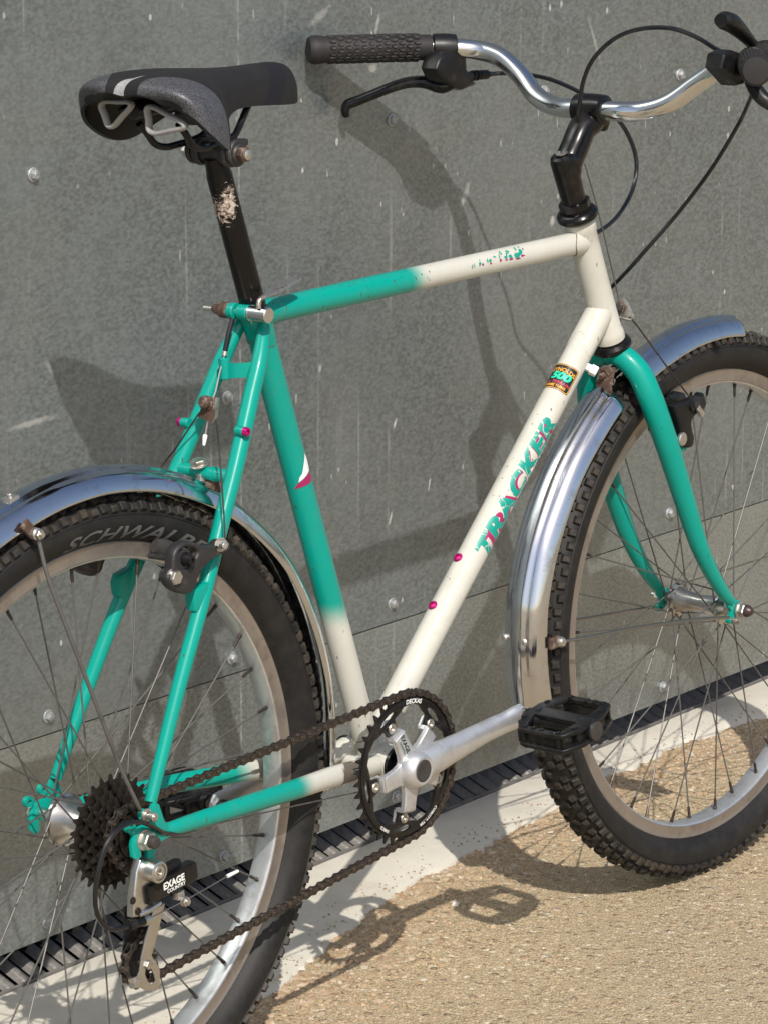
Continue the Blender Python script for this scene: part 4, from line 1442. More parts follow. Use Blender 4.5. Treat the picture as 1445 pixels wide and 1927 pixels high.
# ---------------------------------------------------------------- cables
def cable(name, pts, r, mat, parent=None, n=8, seg=10):
    return put(MB().add(sweep(catmull([V(p) for p in pts], n), r, seg), mat), name, parent)
cable('rear_brake_cable', [(0.8993, 0.196, 0.6414), (0.9144, 0.185, 0.6417), (0.916, 0.155, 0.6418), (0.9157, 0.12, 0.6387), (0.9148, 0.085, 0.6296), (0.9099, 0.055, 0.6195), (0.9371, 0.045, 0.6007), (0.961, 0.04, 0.5751), (0.9714, 0.035, 0.5434), (0.9588, 0.03, 0.5144), (0.9266, 0.022, 0.4931), (0.8961, 0.018, 0.4801), (0.8666, 0.016, 0.4731), (0.8436, 0.017, 0.4676)], .00255, 'housing')
cable('front_brake_cable', [(0.9043, -0.19, 0.6799), (0.8682, -0.185, 0.6767), (0.834, -0.175, 0.6921), (0.8155, -0.16, 0.7069), (0.8022, -0.14, 0.7164), (0.7999, -0.11, 0.717), (0.7971, -0.08, 0.7108), (0.7967, -0.055, 0.6982), (0.7941, -0.035, 0.6789), (0.7973, -0.02, 0.6557), (0.8023, -0.01, 0.6282), (0.8084, -0.003, 0.6094), (0.8132, 0, 0.5962), (0.8213, 0.004, 0.5856)], .00255, 'housing')
cable('gear_cable', [(0.8814, -0.19, 0.6456), (0.888, -0.18, 0.6345), (0.9094, -0.15, 0.6029), (0.9154, -0.11, 0.5504), (0.91, -0.07, 0.5002), (0.8915, -0.035, 0.4544), (0.8914, -0.005, 0.4243), (0.8956, 0.017, 0.4064), (0.892, 0.022, 0.4016)], .0024, 'housing')
cable('front_inner_wire', [(0.8244, 0, 0.558), (0.8456, 0, 0.5092), (0.8679, 0, 0.4486), (0.8826, 0, 0.4068), (0.8865, 0, 0.3908), (0.8882, 0, 0.372), (0.889, -0, 0.3565)], .0009, 'spoke', seg=6)

# ---------------------------------------------------------------- seat post, clamp, saddle
sp = MB()
POST0 = STT-sd*.03
POST1 = BB+sd*((.6330-BB.z)/sd.z)
sp.add(lathe([(0, .0131), ((POST1-POST0).length-.016, .0131), ((POST1-POST0).length-.010, .0120), ((POST1-POST0).length+.004, .0106)], POST0, sd, 32), 'post')
post = put(sp, 'seat_post')
cl = part('seat_clamp')
qy = .4765
mb = MB()
mb.add(cyl(P(.2452, -.0115, qy), P(.2452, .0020, qy), .0079, seg=20, bev=.001), 'green')
mb.add(cyl(P(.2452, .0065, qy), P(.2452, .0150, qy), .0085, seg=20, bev=.001), 'green')
mb.add(box(P(.2540, -.0050, qy+.0005), (.018, .012, .013), None, .002), 'green')
mb.add(box(P(.2540, .0110, qy+.0005), (.018, .009, .013), None, .002), 'green')
put(mb, 'clamp_ears', cl)
mb = MB()
mb.add(cyl(P(.2452, -.012, qy), P(.2452, -.0375, qy), .0079, seg=24, bev=.0009), 'chrome2')
mb.add(cyl(P(.2452, -.013, qy), P(.2452, -.0145, qy), .0083, seg=24), 'chrome2')
put(mb, 'quick_release_barrel', cl)
mb = MB()
mb.add(cyl(P(.2452, .050, qy-.0005), P(.2452, -.012, qy), .0028, seg=12), 'zinc')
mb.add(lathe([(.0150, .0082), (.0170, .0086), (.0250, .0084), (.0268, .0070), (.0360, .0046), (.0385, .0030)], P(.2452, 0, qy), (0, 1, 0), 12), 'rust')
put(mb, 'quick_release_nut', cl)
lvp = [(0.2403, -0.028, 0.4834), (0.2405, -0.028, 0.4882), (0.2431, -0.028, 0.4922), (0.2512, -0.028, 0.4947), (0.2647, -0.026, 0.4953), (0.28, -0.024, 0.4983), (0.2947, -0.022, 0.5014), (0.3049, -0.021, 0.5031), (0.3082, -0.021, 0.5048)]
put(MB().add(sweep(catmull([V(p) for p in lvp], 5), [.0026, .0026, .0027, .0028, .0034, .0044, .0050, .0050, .0036], 14, ref=V((0, 1, 0)), squash=[(1, 1), (1, 1), (1, .9), (1.2, .75), (1.5, .55), (1.6, .5), (1.6, .45), (1.6, .45), (1.6, .45)]), simple('worn_chrome_lever', (.5, .47, .43), .35, .9, .25, 300, .3, .0003, grime=((.16, .10, .06), .9))), 'quick_release_lever', cl)

# saddle
sad = part('saddle')
def sadd(u):
    """station along the saddle 0 rear .. 1 nose -> x, half width, z top, z side edge, power"""
    T = [(0.0, .0815, .0420, .7130, .7025), (.035, .0840, .0650, .7200, .6985), (.09, .0920, .0780, .7262, .6885), (.17, .1070, .0840, .7295, .6750), (.25, .1250, .0838, .7305, .6640), (.32, .1420, .0795, .7303, .6560), (.38, .1560, .0735, .7298, .6540), (.43, .1680, .0630, .7294, .6600),
         (.48, .1790, .0505, .7285, .6710), (.54, .1930, .0400, .7278, .6810), (.62, .2150, .0315, .7262, .6855), (.72, .2450, .0262, .7250, .6850), (.82, .2760, .0232, .7238, .6825), (.90, .2980, .0215, .7225, .6805), (.95, .3140, .0200, .7205, .6795), (.985, .3250, .0160, .7150, .6800), (1.0, .3295, .0095, .7050, .6830)]
    for a, b in zip(T, T[1:]):
        if a[0] <= u <= b[0]:
            t = (u-a[0])/(b[0]-a[0])
            return [a[i]*(1-t)+b[i]*t for i in range(1, 5)]
    return list(T[-1][1:])
def saddle_mesh(off=0, u0=0, u1=1):
    vs, fs = [], []
    NU, NV = 90, 48
    # smooth the stations
    st_ = [sadd(i/400) for i in range(401)]
    sm = []
    for i in range(401):
        w = [0]*4
        tot = 0
        for k in range(-12, 13):
            j = min(max(i+k, 0), 400)
            for q in range(4):
                w[q] += st_[j][q]
            tot += 1
        sm.append([v/tot for v in w])
    sm[0] = st_[0]
    for i in range(NU+1):
        x, w, zt, zb = sm[int(400*i/NU)]
        u = i/NU
        for j in range(NV+1):
            a = PI*j/NV
            cy, sy = math.cos(a), math.sin(a)
            n = 2.6 if u < .4 else 2.4
            y = w*math.copysign(abs(cy)**(2/n), cy)
            # rear: shallow dished top
            z = zb+(zt-zb)*abs(sy)**(2/2.9)
            # side skirts lean: wings bow backwards towards the rear edge
            xx = x
            dip = .0035*math.exp(-(y/.012)**2)*(1 if u < .7 else max(0, 1-(u-.7)/.2))
            z -= dip
            # rear scallop in the middle of the back edge
            if u < .12:
                xx += .006*math.exp(-(y/.02)**2)*(1-u/.12)
            # sweep the lower side edge forward on the wings
            if u < .45:
                k = (1-abs(sy)**.9)
                xx += .018*k*(1-u/.45)
            vs.append(V((xx, y, z)))
    for i in range(NU):
        for j in range(NV):
            a = i*(NV+1)+j
            fs.append((a, a+1, a+NV+2, a+NV+1))
    # rear lip and nose closure + inner shell
    n0 = len(vs)
    inner = []
    for i in range(NU+1):
        x, w, zt, zb = sm[int(400*i/NU)]
        for j in range(NV+1):
            p = vs[i*(NV+1)+j]
            c_ = V((min(max(x, .092), .325), 0, zb+(zt-zb)*.15))
            dirv = (c_-p)
            L = dirv.length
            q = p+dirv*(min(.0065, L*.5)/max(L, 1e-6))
            inner.append(V((q.x, q.y, min(q.z, p.z+.0005))))
    vs += inner
    for i in range(NU):
        for j in range(NV):
            a = n0+i*(NV+1)+j
            fs.append((a, a+NV+1, a+NV+2, a+1))
    for i in range(NU):
        for j in (0, NV):
            a = i*(NV+1)+j
            fs.append((a, a+NV+1, n0+a+NV+1, n0+a))
    for j in range(NV):
        a = j
        fs.append((a, a+1, n0+a+1, n0+a))
        a = NU*(NV+1)+j
        fs.append((a, n0+a, n0+a+1, a+1))
    # nose front cap
    base = NU*(NV+1)
    nout = NU*NV
    fo = fs[:nout]+[tuple(base+j for j in range(NV+1))]
    return (vs, fo), (vs, fs[nout:])
def m_cover():
    """black fabric with sewn-on grey vinyl on both wings, a silver tab and a darker nose band"""
    g = G('saddle_cover')
    x = g.xyz()
    ay = g.math('ABSOLUTE', x[1])
    # patch: x < f(|y|)
    lim = g.math('MULTIPLY_ADD', ay, 1.25, .0665)
    a1 = g.math('SUBTRACT', lim, x[0])
    a2 = g.math('SUBTRACT', ay, g.math('ADD', .0205, g.math('MULTIPLY', g.math('POWER', g.math('MULTIPLY', g.math('ADD', x[0], -.085), 24.0), 2.0), .012)))
    a3 = g.math('SUBTRACT', .1545, x[0])
    d_ = g.math('SMOOTH_MIN', g.math('SMOOTH_MIN', a1, a2, .012), a3, .010)
    mk = g.ramp(g.math('MULTIPLY_ADD', d_, 900.0, .5), [(.2, 0), (.8, 1)])
    seam = g.ramp(g.math('ABSOLUTE', g.math('MULTIPLY', d_, 700.0)), [(0.1, 1), (.8, 0)])
    # silver tab
    tw = g.math('SUBTRACT', g.math('MULTIPLY_ADD', x[0], -.12, .0160), g.math('ABSOLUTE', g.math('ADD', x[1], g.math('MULTIPLY_ADD', x[0], .55, -.0530))))
    tb = g.math('MINIMUM', tw, g.math('SUBTRACT', .1090, x[0]))
    tm = g.ramp(g.math('MULTIPLY_ADD', tb, 1200.0, .5), [(.2, 0), (.8, 1)])
    sp_ = g.ramp(g.noise(1100, 2, .6), [(.40, 0), (.66, 1)])
    patch = g.mix(sp_, (.022, .023, .027), (.15, .15, .165))
    sil = g.mix(sp_, (.22, .22, .23), (.46, .46, .47))
    fab = g.mix(g.noise(60, 4), (.010, .0095, .0105), (.017, .0162, .017))
    g.b.inputs['Specular IOR Level'].default_value = .28
    nb = g.math('SUBTRACT', x[0], g.math('MULTIPLY_ADD', x[2], .55, -.115))
    nose = g.math('MULTIPLY', g.ramp(g.math('MULTIPLY', nb, 1.0), [(0, 0), (.0015, 1)]), g.ramp(nb, [(.028, 1), (.0295, 0)]))
    fab = g.mix(nose, fab, (.009, .009, .013))
    c = g.mix(mk, fab, patch)
    c = g.mix(tm, c, sil)
    c = g.mix(g.math('MULTIPLY', seam, .7), c, (.008, .008, .009))
    g.set(Base_Color=c, Roughness=g.math('MULTIPLY_ADD', mk, -.26, .68), Metallic=g.math('MULTIPLY', g.math('MAXIMUM', mk, tm), .25))
    g.bump(g.math('ADD', g.math('MULTIPLY', g.noise(1500, 2), .35), g.math('MULTIPLY', seam, -1.6)), .35, .0006)
    return g.m
MAT['cover'] = m_cover()
so_, si_ = saddle_mesh()
put(MB().add(so_, 'cover'), 'cover', sad, angle=60)
put(MB().add(si_, 'black'), 'shell', sad, angle=60)
# base shell under the cover
vs, fs = [], []
mb = MB()
mb.add(sweep([P(.128, -.045, .6900), P(.140, -.040, .688), P(.16, -.032, .690), P(.20, -.022, .694)], [.002, .014, .012, .008], 16, squash=[(1.3, .7)]*2), 'black')
mb.add(sweep([P(.128, .045, .6900), P(.140, .040, .688), P(.16, .032, .690), P(.20, .022, .694)], [.002, .014, .012, .008], 16, squash=[(1.3, .7)]*2), 'black')
put(mb, 'base', sad)
# grey triangular rear bumpers
def ring_tube(pts, r, mat, n=6):
    P_ = [V(p) for p in pts]
    m = len(P_)
    out = []
    for i in range(m):
        a, b, c, d = P_[i-1], P_[i], P_[(i+1) % m], P_[(i+2) % m]
        for k in range(n):
            t = k/n
            out.append(.5*((2*b)+(c-a)*t+(2*a-5*b+4*c-d)*t*t+(3*b-a-3*c+d)*t**3))
    out = out+out[:2]
    return sweep(out, r, 12, caps=False, squash=[(1.7, 1.0)]*2, ref=V((1, 0, 0)))
def tri(a, b, c, f=.16):
    a, b, c = V(a), V(b), V(c)
    q = []
    for p, n0, n1 in ((a, c, b), (b, a, c), (c, b, a)):
        q += [p.lerp(n0, f), p.lerp(n1, f)]
    q2 = []
    for i in range(6):
        q2.append(q[i])
        if i % 2 == 1:
            q2.append(q[i].lerp(q[(i+1) % 6], .5))
    return q2
RG = [(0.112, -0.0079, 0.7004), (0.112, -0.0105, 0.6704), (0.112, -0.0632, 0.6812), (0.118, -0.043, 0.6925)]
LG = [(0.112, 0.0553, 0.699), (0.112, 0.0426, 0.6718), (0.112, 0.0083, 0.7005)]
put(MB().add(ring_tube(tri(RG[0], RG[1], RG[2], .16), .0026, 'greyplastic'), 'greyplastic'), 'bumper', sad)
put(MB().add(ring_tube(tri(LG[0], LG[1], LG[2], .16), .0026, 'greyplastic'), 'greyplastic'), 'bumper', sad)
# rails
rl = []
for s, pts in ((-1, [(0.1356, -0.026, 0.6795), (0.147, -0.026, 0.6664), (0.1551, -0.025, 0.6566), (0.1722, -0.023, 0.651), (0.191, -0.022, 0.6524), (0.2191, -0.02, 0.657), (0.2294, -0.018, 0.6631), (0.24, -0.016, 0.6739), (0.2507, -0.014, 0.6853)]),
               (1, [(0.1352, 0.026, 0.6764), (0.1459, 0.026, 0.6659), (0.1555, 0.025, 0.6545), (0.1684, 0.023, 0.6501), (0.1849, 0.022, 0.6509), (0.206, 0.02, 0.6534), (0.2196, 0.018, 0.6583), (0.2298, 0.016, 0.6705), (0.2399, 0.014, 0.6827)])):
    o = put(MB().add(sweep(catmull([V(p) for p in pts], 8), .0036, 14), 'gloss'), 'rail', sad)
# rail lettering
def rail_map(p0, p1, n):
    p0, p1 = V(p0), V(p1)
    d = (p1-p0).normalized()
    u_ = n.cross(d).normalized()
    if u_.z < 0:
        u_ = -u_
    return lambda u, v: p0.lerp(p1, .5)+d*u+u_*(v-.0013)+n*.0038
cd = V((-.75, -.62, .232)).normalized()
put(MB().add(glyphs('VECTOR', .0042, rail_map((0.1964, -0.022, 0.6518), (0.2191, -0.02, 0.657), cd), .3, .01, 0, 1.1), 'white'), 'rail_lettering', sad)
put(MB().add(glyphs('VECTOR', .0042, rail_map((0.1692, -0.023, 0.6513), (0.191, -0.022, 0.6524), cd), .3, .01, 0, 1.1), 'white'), 'rail_lettering', sad)
# clamp head
ch = MB()
cc_ = (0.2016, 0, 0.6441)
C0 = V((POST1.x+.001, 0, POST1.z+.008))
ch.add(cyl(C0+V((0, -.034, 0)), C0+V((0, .034, 0)), .0105, seg=20, bev=.002), 'forged')
for s in (-1, 1):
    ch.add(lathe([(0, .0135), (.003, .0150), (.007, .0150), (.010, .0125)], C0+V((0, s*.013, .001)), (0, s, 0), 24), 'forged')
    ch.add(lathe([(0, .0130), (.002, .0140), (.005, .0140), (.007, .0120)], C0+V((0, s*.024, .001)), (0, s, 0), 24), 'forged')
    ch.add(box(C0+V((0, s*.0225, .010)), (.034, .013, .007), None, .002), 'forged')
put(ch, 'saddle_clamp', post)
ch = MB()
ch.add(hexnut(C0+V((0, -.034, 0)), (0, -1, 0), .0082, .0065, .001), 'rust')
ch.add(lathe([(0, .0052), (.003, .0052), (.004, .0036), (.0042, .0001)], C0+V((0, -.0400, 0)), (0, -1, 0), 16), 'zinc')
put(ch, 'clamp_bolt', post)
put(MB().add(hexnut(C0+V((0, .034, 0)), (0, 1, 0), .0082, .0065, .001), 'zinc'), 'clamp_nut', post)

# ---------------------------------------------------------------- crankset
YR = -.0480                                   # chain line at the chainring
crk = part('crankset')
NT, RP = 40, .0809
def ring_outline():
    q = []
    for k in range(NT):
        a0 = 2*PI*(k+.0)/NT
        for da, r in ((-.50, RP-.0042), (-.30, RP-.0040), (-.15, RP+.0012), (-.055, RP+.0042), (.055, RP+.0042), (.15, RP+.0012), (.30, RP-.0040)):
            a = a0+da*2*PI/NT
            q.append((BB.x+r*math.cos(a), BB.z+r*math.sin(a)))
    return q
SP_A = [45, -27, -99, -171, 117]
def inner_loops():
    """five big windows between bolt tabs and slots beside them"""
    lp = []
    for i in range(5):
        a = SP_A[i]
        b = a-72
        q = []
        ri, ro = .0505, .0700
        # window running from tab a to tab b, opens towards the centre -> part of one big inner hole
        lp.append((a, b))
    q = []
    for a in SP_A:                               # going clockwise
        for da, r in ((9.5, .0605), (8.5, .0495), (4, .0465), (-4, .0465), (-8.5, .0495), (-9.5, .0605), (-20, .0640), (-24.5, .0675), (-36, .0690), (-47.5, .0675), (-52, .0640)):
            q.append((BB.x+r*math.cos(math.radians(a+da)), BB.z+r*math.sin(math.radians(a+da))))
    slots = []
    for a in SP_A:
        s_ = [(da, r) for da, r in ((-11, .0690), (-4, .0700), (4, .0700), (11, .0690), (12, .0665), (7, .0635), (-7, .0635), (-12, .0665))]
        slots.append([(BB.x+r*math.cos(math.radians(a+da)), BB.z+r*math.sin(math.radians(a+da))) for da, r in s_])
    return q, slots
q_, slots_ = inner_loops()
cr = MB()
teeth = ring_outline()
cr.add(plate([teeth, circle2(BB.x, BB.z, RP-.0068, 80, 0, True)], .0022, .0004, xzmap(YR)), 'ring')
cr.add(plate([circle2(BB.x, BB.z, RP-.0055, 90), q_]+[sl for sl in slots_], .0038, .0007, xzmap(YR-.0008)), 'ring')
ring_o = put(cr, 'chainring', crk, angle=40)
def ring_text(t, amid, r0, size, flip=False, dy=-.0034):
    def f(u, v):
        if flip:
            r = r0-v
            a = math.radians(amid)+u/r0
        else:
            r = r0+v
            a = math.radians(amid)-u/r0
        return V((BB.x+r*math.cos(a), YR+dy, BB.z+r*math.sin(a)))
    return f
put(MB().add(glyphs('DECKAS', .0068, ring_text('', 80, .0700-.0002, .006), .1, .03, 0, 1.0), 'white'), 'lettering', crk)
put(MB().add(glyphs('COBOTT..TER', .0048, ring_text('', -63, .0703, .006), 0, .02, 0, 1.05), 'white'), 'lettering', crk)
put(MB().add(glyphs('104BCD', .0046, ring_text('', -125, .0703, .006), 0, .02, 0, 1.0), 'white'), 'lettering', crk)
# spider, drive side arm
sp_y = -.0560
spd = MB()
def pol(a, r):
    return (BB.x+r*math.cos(math.radians(a)), BB.z+r*math.sin(math.radians(a)))
out = []
for a in SP_A:
    for da, r in ((34, .0225), (21, .0285), (13.5, .040), (11.2, .0475), (-11.2, .0475), (-13.5, .040), (-21, .0285), (-34, .0225)):
        if a == 45 or a == -27 or True:
            out.append(pol(a+da, r))
spd.add(plate([out[::-1]], .0072, .0018, xzmap(sp_y), seg=2), 'crank')
for a in SP_A:
    # tab behind the ring carrying the bolt
    tb = [pol(a+9, .0470), pol(a+8.5, .060), pol(a, .0640), pol(a-8.5, .060), pol(a-9, .0470)]
    spd.add(plate([tb], .0030, .0006, xzmap(YR+.0038)), 'crank')
    spd.add(plate([[pol(a+11, .0445), pol(a+10, .049), pol(a-10, .049), pol(a-11, .0445)]], .0120, .001, xzmap(-.0510)), 'crank')
spd.add(lathe([(-.0500, .0140), (-.0520, .0215), (-.0600, .0225), (-.0690, .0190), (-.0725, .0165), (-.0735, .0148), (-.0728, .0118)], (BB.x, 0, BB.z), (0, 1, 0), 44), 'crank')
AE = V((.5865, -.0800, -.0145))
arm = [V((BB.x-.006, -.0625, BB.z-.001)), V((BB.x+.012, -.0635, BB.z+.0025)), V((BB.x+.035, -.0650, BB.z+.006)), V((BB.x+.070, -.0675, BB.z+.0108)), V((BB.x+.110, -.0715, BB.z+.0170)), V((BB.x+.135, -.0755, BB.z+.0205)), V((AE.x-.008, -.0790, AE.z-.0010)), V((AE.x+.002, -.0800, AE.z+.0003)), V((AE.x+.009, -.0800, AE.z+.0012))]
spd.add(sweep(catmull(arm, 7), [.0150, .0160, .0158, .0140, .0128, .0126, .0132, .0125, .0060], 28, ref=V((0, 1, 0)), squash=[(.55, 1.05), (.62, 1.1), (.66, 1.12), (.70, 1.05), (.66, 1.0), (.60, 1.0), (.56, 1.02), (.56, 1.02), (.6, 1.0)]), 'crank')
put(spd, 'crank_arm', crk, 'right crank arm with five-armed spider', angle=40)
for a in SP_A:
    x, z = pol(a, .055)
    b = MB()
    b.add(lathe([(0, .0056), (.0012, .0058), (.0020, .0052), (.0020, .0032), (-.001, .0030), (-.001, .0001)], P(x, YR-.0030, z), (0, -1, 0), 24), 'zinc')
    put(b, 'chainring_bolt', crk)
put(MB().add(lathe([(0, .0122), (.0012, .0122), (.0018, .0105), (.0014, .0098), (.0014, .0001)], P(BB.x, -.0722, BB.z), (0, -1, 0), 32), 'darkplug'), 'dust_cap', crk)
# printed maker's label on the upper left spider arm
lm = MB()
ax_ = V((math.cos(math.radians(117)), 0, math.sin(math.radians(117))))
ac_ = V((-ax_.z, 0, ax_.x))
def arm_label(u, v):
    return V((BB.x, -.05985, BB.z))+ax_*(.0335-u)+ac_*(-v)
lm.add(plate([rrect(.0125, .0058, .001)], .0002, 0, lambda u, v, w: arm_label(u, v)+V((0, .0001-w, 0))), simple('label_grey', (.40, .44, .43), .5, .3, .1, 90, 0))
put(lm, 'spider_label', crk)
lm = MB()
lm.add(glyphs('EXAGE', .0078, lambda u, v: arm_label(u, v-.0010)+V((0, -.0004, 0)), 0, .03, 0, .95), 'blackprint')
lm.add(glyphs('COUNTRY', .0036, lambda u, v: arm_label(u+.001, v-.0052)+V((0, -.0004, 0)), 0, .02, 0, 1.0), 'blackprint')
put(lm, 'lettering', crk)
# bottom bracket cup and far crank arm
bbm = MB()
bbm.add(lathe([(-.0345, .0185), (-.0350, .0200), (-.0390, .0200), (-.0392, .0110), (-.0520, .0095)], (BB.x, 0, BB.z), (0, 1, 0), 36), 'gloss')
put(bbm, 'bottom_bracket_cup', crk)
bbm = MB()
bbm.add(lathe([(.0345, .0185), (.0350, .0200), (.0400, .0200), (.0402, .0110), (.0620, .0095)], (BB.x, 0, BB.z), (0, 1, 0), 36), 'gloss')
put(bbm, 'bottom_bracket_cup', crk)
AL = V((2*BB.x-AE.x, .0800, 2*BB.z-AE.z))
fa = MB()
fa.add(sweep(catmull([V((2*BB.x-p.x, -p.y, 2*BB.z-p.z)) for p in arm], 6), [.0150, .0160, .0150, .0135, .0125, .0125, .0132, .0125, .0060], 22, ref=V((0, 1, 0)), squash=[(.58, 1.05)]*2), 'crank')
fa.add(lathe([(.0560, .0180), (.0600, .0190), (.0710, .0165), (.0715, .0001)], (BB.x, 0, BB.z), (0, 1, 0), 28), 'crank')
put(fa, 'crank_arm', crk, 'left crank arm')

# ---------------------------------------------------------------- pedals
def pedal(end, s, tilt):
    p = part('pedal')
    p['label'] = 'right pedal' if s < 0 else 'left pedal'
    R = Matrix.Rotation(tilt, 3, 'Y')
    def T(x, y, z):
        v = R @ V((x, 0, z))
        return end+V((v.x, s*y, v.z))
    L0, L1 = .013, .104
    def M3(z0):
        return lambda u, v, w: T(u, v, z0+w)
    for zz in (.0088, -.0088):
        mb = MB()
        outer = [(-.016, L0+.004), (-.044, L0+.020), (-.0465, L0+.026), (-.0465, L1-.016), (-.044, L1-.011), (-.020, L1-.002), (.020, L1-.002), (.044, L1-.011), (.0465, L1-.016), (.0465, L0+.026), (.044, L0+.020), (.016, L0+.004)]
        h1 = [(-.0385, L0+.027), (-.0095, L0+.017), (-.0095, L1-.017), (-.0385, L1-.020)]
        h2 = [(.0385, L0+.027), (.0095, L0+.017), (.0095, L1-.017), (.0385, L1-.020)]
        mb.add(plate([outer, h1[::-1], h2], .0052, .0012, M3(zz), seg=2), 'black')
        # grip studs
        for (u, v) in ((-.0415, L0+.028), (-.0415, L0+.050), (-.0415, L1-.019), (-.024, L1-.0095), (-.021, L0+.011), (.0415, L0+.028), (.0415, L0+.050), (.0415, L1-.019), (.024, L1-.0095), (.021, L0+.011), (-.0415, L0+.039), (.0415, L0+.061)):
            c_ = T(u, v, zz)
            vs, fs = box((0, 0, 0), (.0060, .0042, .0082), None, .0008)
            mb.add(([T(u+q.x, v+q.y, zz+q.z) for q in vs], fs), 'black')
        put(mb, 'cage_plate', p)
    for (u, v, su, sv) in ((-.0415, (L0+L1)/2+.003, .0030, .062), (.0415, (L0+L1)/2+.003, .0030, .062)):
        mb = MB()
        vs, fs = box((0, 0, 0), (su, sv, .015), None, .0006)
        mb.add(([T(u+q.x, v+q.y, q.z) for q in vs], fs), 'black')
        for v2 in (L0+.026, L1-.018):
            vs, fs = box((0, 0, 0), (.005, .005, .017), None, .0008)
            mb.add(([T(u*1.04+q.x, v2+q.y, q.z) for q in vs], fs), 'black')
        put(mb, 'cage_side', p)
    mb = MB()
    mb.add(sweep([T(0, L0-.002, 0), T(0, L0, 0), T(0, L0+.008, 0), T(0, L0+.016, 0), T(0, L0+.022, 0), T(0, L1-.026, 0), T(0, L1-.020, 0), T(0, L1-.006, 0), T(0, L1, 0), T(0, L1+.001, 0)], [.0090, .0105, .0110, .0128, .0092, .0090, .0125, .0122, .0122, .0112], 28), 'black')
    for sx in (-1, 1):
        vs, fs = box((0, 0, 0), (.022, .010, .015), None, .002)
        mb.add(([T(q.x+sx*.014, q.y+L0+.009, q.z) for q in vs], fs), 'black')
        mb.add(([T(q.x+sx*.014, q.y+L1-.011, q.z) for q in vs], fs), 'black')
    put(mb, 'pedal_body', p)
    mb = MB()
    mb.add(sweep([T(0, L1+.0008, 0), T(0, L1+.0016, 0), T(0, L1+.0018, 0)], [.0108, .0104, .0096], 28), 'darkplug')
    put(mb, 'end_cap', p)
    mb = MB()
    mb.add(cyl(T(0, -.012, 0), T(0, .003, 0), .0072, seg=20), 'forged')
    mb.add(cyl(T(0, .002, 0), T(0, .006, 0), .0092, seg=8), 'forged')
    mb.add(cyl(T(0, .006, 0), T(0, .012, 0), .0066, seg=16), 'rust')
    put(mb, 'pedal_axle', p)
    return p
pedal(AE+V((0, .0005, 0)), -1, math.radians(-9.5))
pedal(AL, 1, math.radians(-4))

# ---------------------------------------------------------------- sprockets
cas = part('cassette')
TEETH = [(28, -.0300), (24, -.0344), (21, -.0388), (18, -.0432), (16, -.0476), (14, -.0520), (13, -.0562)]
def sprocket(n, y, c=(0, 0), mat='sprocket', name='sprocket', parent=None, holes=True, hub=.0165):
    rp = .0127/(2*math.sin(PI/n))
    q = []
    for k in range(n):
        for da, r in ((-.5, rp-.0038), (-.27, rp-.0034), (-.16, rp+.0004), (-.09, rp+.0024), (.09, rp+.0024), (.16, rp+.0004), (.27, rp-.0034)):
            a = (k+da)*2*PI/n
            q.append((c[0]+r*math.cos(a), c[1]+r*math.sin(a)))
    loops = [q, circle2(c[0], c[1], hub, 24, 0, True)]
    if holes and n >= 18:
        m = 9 if n < 28 else 10
        rh = (hub+rp-.004)/2
        for k in range(m):
            loops.append(circle2(c[0]+rh*math.cos(2*PI*k/m), c[1]+rh*math.sin(2*PI*k/m), min(.0048, (rp-hub)*.22), 10, 0, True))
    return put(MB().add(plate(loops, .0015, .0003, xzmap(y)), mat), name, parent or cas, angle=40)
for n, y in TEETH:
    sprocket(n, y)
put(MB().add(cyl((0, -.028, 0), (0, -.0590, 0), .0166, seg=32), 'sprocket').add(lathe([(0, .0166), (.0015, .0205), (.0030, .0205), (.0042, .0150)], (0, -.0570, 0), (0, -1, 0), 36), 'sprocket'), 'sprocket_body', cas)

# ---------------------------------------------------------------- rear derailleur
dr = part('rear_derailleur')
LP = V((.0120, -.0480, -.1350))      # lower jockey wheel
UPJ = V((.0160, -.0480, -.0800))     # upper jockey wheel
for c_ in (LP, UPJ):
    sprocket(11, c_.y, (c_.x, c_.z), 'black', 'jockey_wheel', dr, False, .0035)
cage = [(0.0231, -0.057, -0.0821), (0.0406, -0.057, -0.0794), (0.0358, -0.057, -0.0901), (0.0299, -0.057, -0.1039), (0.0233, -0.057, -0.1186), (0.0184, -0.057, -0.1271), (0.0225, -0.057, -0.135), (0.0289, -0.057, -0.1436), (0.0287, -0.057, -0.1619), (0.0216, -0.057, -0.1658), (0.0081, -0.057, -0.1606), (-0.0137, -0.057, -0.1461), (-0.0142, -0.057, -0.1421), (-0.0022, -0.057, -0.1424), (0.0003, -0.057, -0.1382), (0.0033, -0.057, -0.1253), (0.0112, -0.057, -0.1067)]
hole = [(0.015, -0.057, -0.1327), (0.0094, -0.057, -0.1377), (0.008, -0.057, -0.1439), (0.0116, -0.057, -0.1528), (0.0189, -0.057, -0.158), (0.0225, -0.057, -0.1544), (0.021, -0.057, -0.1489), (0.0175, -0.057, -0.1423)]
put(MB().add(plate([[(p[0], p[2]) for p in cage][::-1], [(p[0], p[2]) for p in hole]], .0024, .0007, xzmap(-.0575)), 'alloy'), 'cage_plate', dr, 'polished outer cage plate')
put(MB().add(plate([[(LP.x+.012, LP.z+.002), (LP.x+.006, LP.z-.013), (LP.x-.008, LP.z-.013), (LP.x-.018, LP.z-.006), (LP.x-.014, LP.z+.020), (UPJ.x-.014, UPJ.z), (UPJ.x-.004, UPJ.z+.012), (UPJ.x+.008, UPJ.z+.008), (UPJ.x+.006, UPJ.z-.014), (LP.x+.008, LP.z+.018)][::-1]], .0018, .0004, xzmap(-.0395)), 'forged'), 'cage_plate', dr, 'dark inner cage plate')
bl = (-0.0036, -0.05, -0.1497)
mb = MB()
